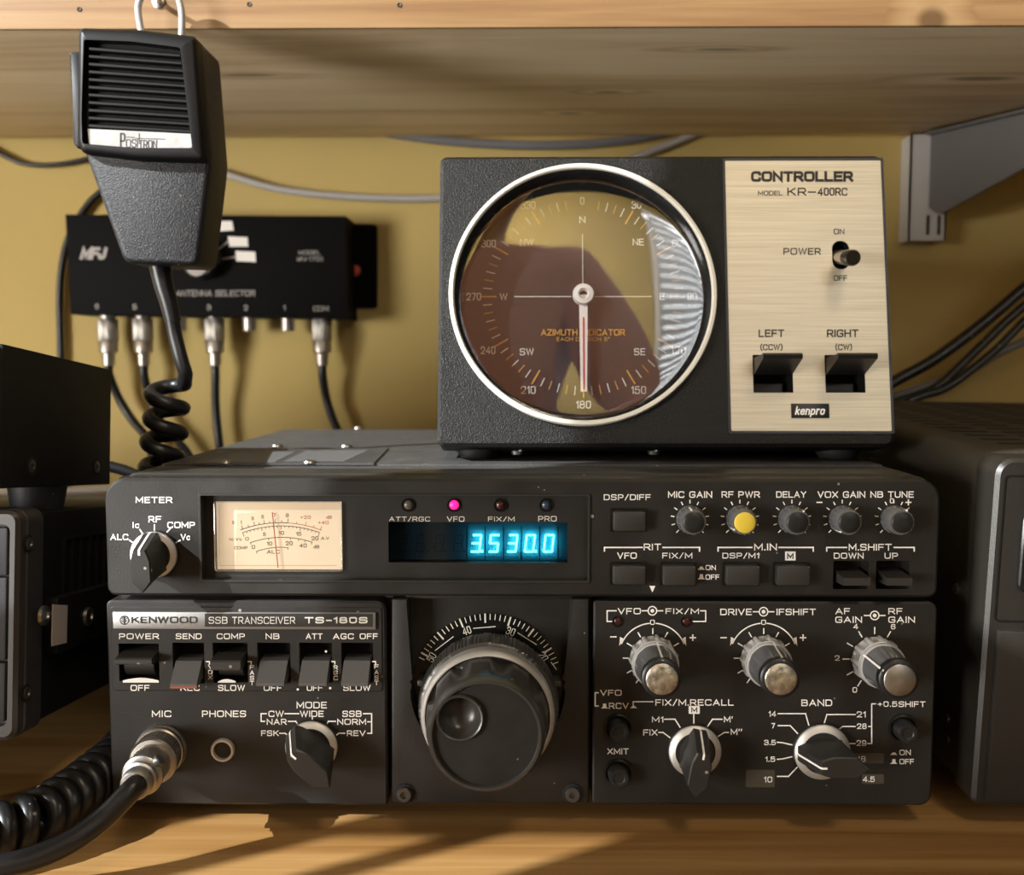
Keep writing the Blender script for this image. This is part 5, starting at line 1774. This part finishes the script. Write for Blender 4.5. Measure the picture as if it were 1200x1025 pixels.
px0 = -.11
person = None
hipz, shz = .20, .68
LS, RS = J(px0 - .19, -.86, shz), J(px0 + .19, -.86, shz)
LE, RE = J(px0 - .30, -.70, .47), J(px0 + .30, -.74, .36)
LH, RH = J(px0 - .02, -.50, .235), J(px0 + .24, -.50, .225)
jt = [(J(px0, -.86, hipz), .14), (J(px0, -.86, .39), .125), (J(px0, -.86, .59), .135), (J(px0, -.86, .72), .07), (J(px0, -.845, .78), .055),
      (J(px0, -.835, .86), .078), (J(px0, -.83, .94), .088), (J(px0, -.845, 1.005), .070),
      (LS, .062), (LE, .045), (LH, .028), (RS, .062), (RE, .045), (RH, .028),
      (J(px0 - .10, -.86, .14), .10), (J(px0 - .11, -.84, -.28), .065), (J(px0 - .11, -.88, -.69), .042), (J(px0 - .11, -.76, -.72), .030),
      (J(px0 + .10, -.86, .14), .10), (J(px0 + .11, -.84, -.28), .065), (J(px0 + .11, -.88, -.69), .042), (J(px0 + .11, -.76, -.72), .030)]
bn = [(0, 1), (1, 2), (2, 3), (3, 4), (4, 5), (5, 6), (6, 7), (2, 8), (8, 9), (9, 10), (2, 11), (11, 12), (12, 13), (0, 14), (14, 15), (15, 16), (16, 17), (0, 18), (18, 19), (19, 20), (20, 21)]
person = skinned('person', jt, bn, M['skin'])
tag(person, 'person in a pink top standing behind the camera, mirrored in the compass dial glass', 'person')
sj = [(p, (r + .016)) for p, r in (jt[0], jt[1], jt[2], (J(px0, -.86, .715), .075))] + [(LS, .080), (LE, .062), (LE.lerp(LH, .8), .048), (RS, .080), (RE, .062), (RE.lerp(RH, .8), .048)]
skinned('shirt', sj, [(0, 1), (1, 2), (2, 3), (2, 4), (4, 5), (5, 6), (2, 7), (7, 8), (8, 9)], M['pink'], person)
tj = [(p, r + .014) for p, r in (jt[0], jt[14], jt[15], (J(px0 - .11, -.88, -.64), .05), jt[18], jt[19], (J(px0 + .11, -.88, -.64), .05))]
skinned('trousers', tj, [(0, 1), (1, 2), (2, 3), (0, 4), (4, 5), (5, 6)], M['trousers'], person)
skinned('hair', [(J(px0, -.875, 1.03), .085), (J(px0, -.895, .94), .082), (J(px0, -.89, .86), .06)], [(0, 1), (1, 2)], M['hair'], person)
for sx in (-1, 1):
    MB().lathe(Frame(J(px0 + sx * .032, -.748, .945)), [(.011, 0), (.008, .004), (.0005, .006)], 14).build('eye', M['hubwhite'], person)
MB().lathe(Frame(J(px0, -.752, .915)), [(.016, 0), (.012, .012), (.004, .020), (.0005, .021)], 12).build('nose', M['skin'], person)
MB().box(WORLD, px0 - .024, px0 + .024, .880, .888, .755, .765, .002).build('mouth', M['lever_red'], person)
for (H, sd) in ((LH, 1), (RH, -1)):          # palm towards the phone, thumb on the near side
    for k, ln in enumerate((.072, .080, .075, .060)):
        b0 = H + J(sd * .012, .010, .030 - .019 * k)
        skinned('finger', [(b0, .010), (b0 + J(sd * ln * .35, .022, 0), .009), (b0 + J(sd * ln * .8, .020, 0), .008), (b0 + J(sd * ln, .006, 0), .0065)], [(0, 1), (1, 2), (2, 3)], M['skin'], person, 1)
    b0 = H + J(0, -.012, .020)
    skinned('thumb', [(b0, .012), (b0 + J(sd * .03, -.020, .012), .011), (b0 + J(sd * .062, -.016, .014), .008)], [(0, 1), (1, 2)], M['skin'], person, 1)
phx = (LH.x + RH.x) / 2
ph = MB().box(Frame((phx, (LH.y + RH.y) / 2 + .002, (LH.z + RH.z) / 2)), -.078, .078, -.037, .037, -.004, .004, .003).build('phone', M['phone'])
tag(ph, 'dark slab phone held in both hands behind the camera', 'phone')
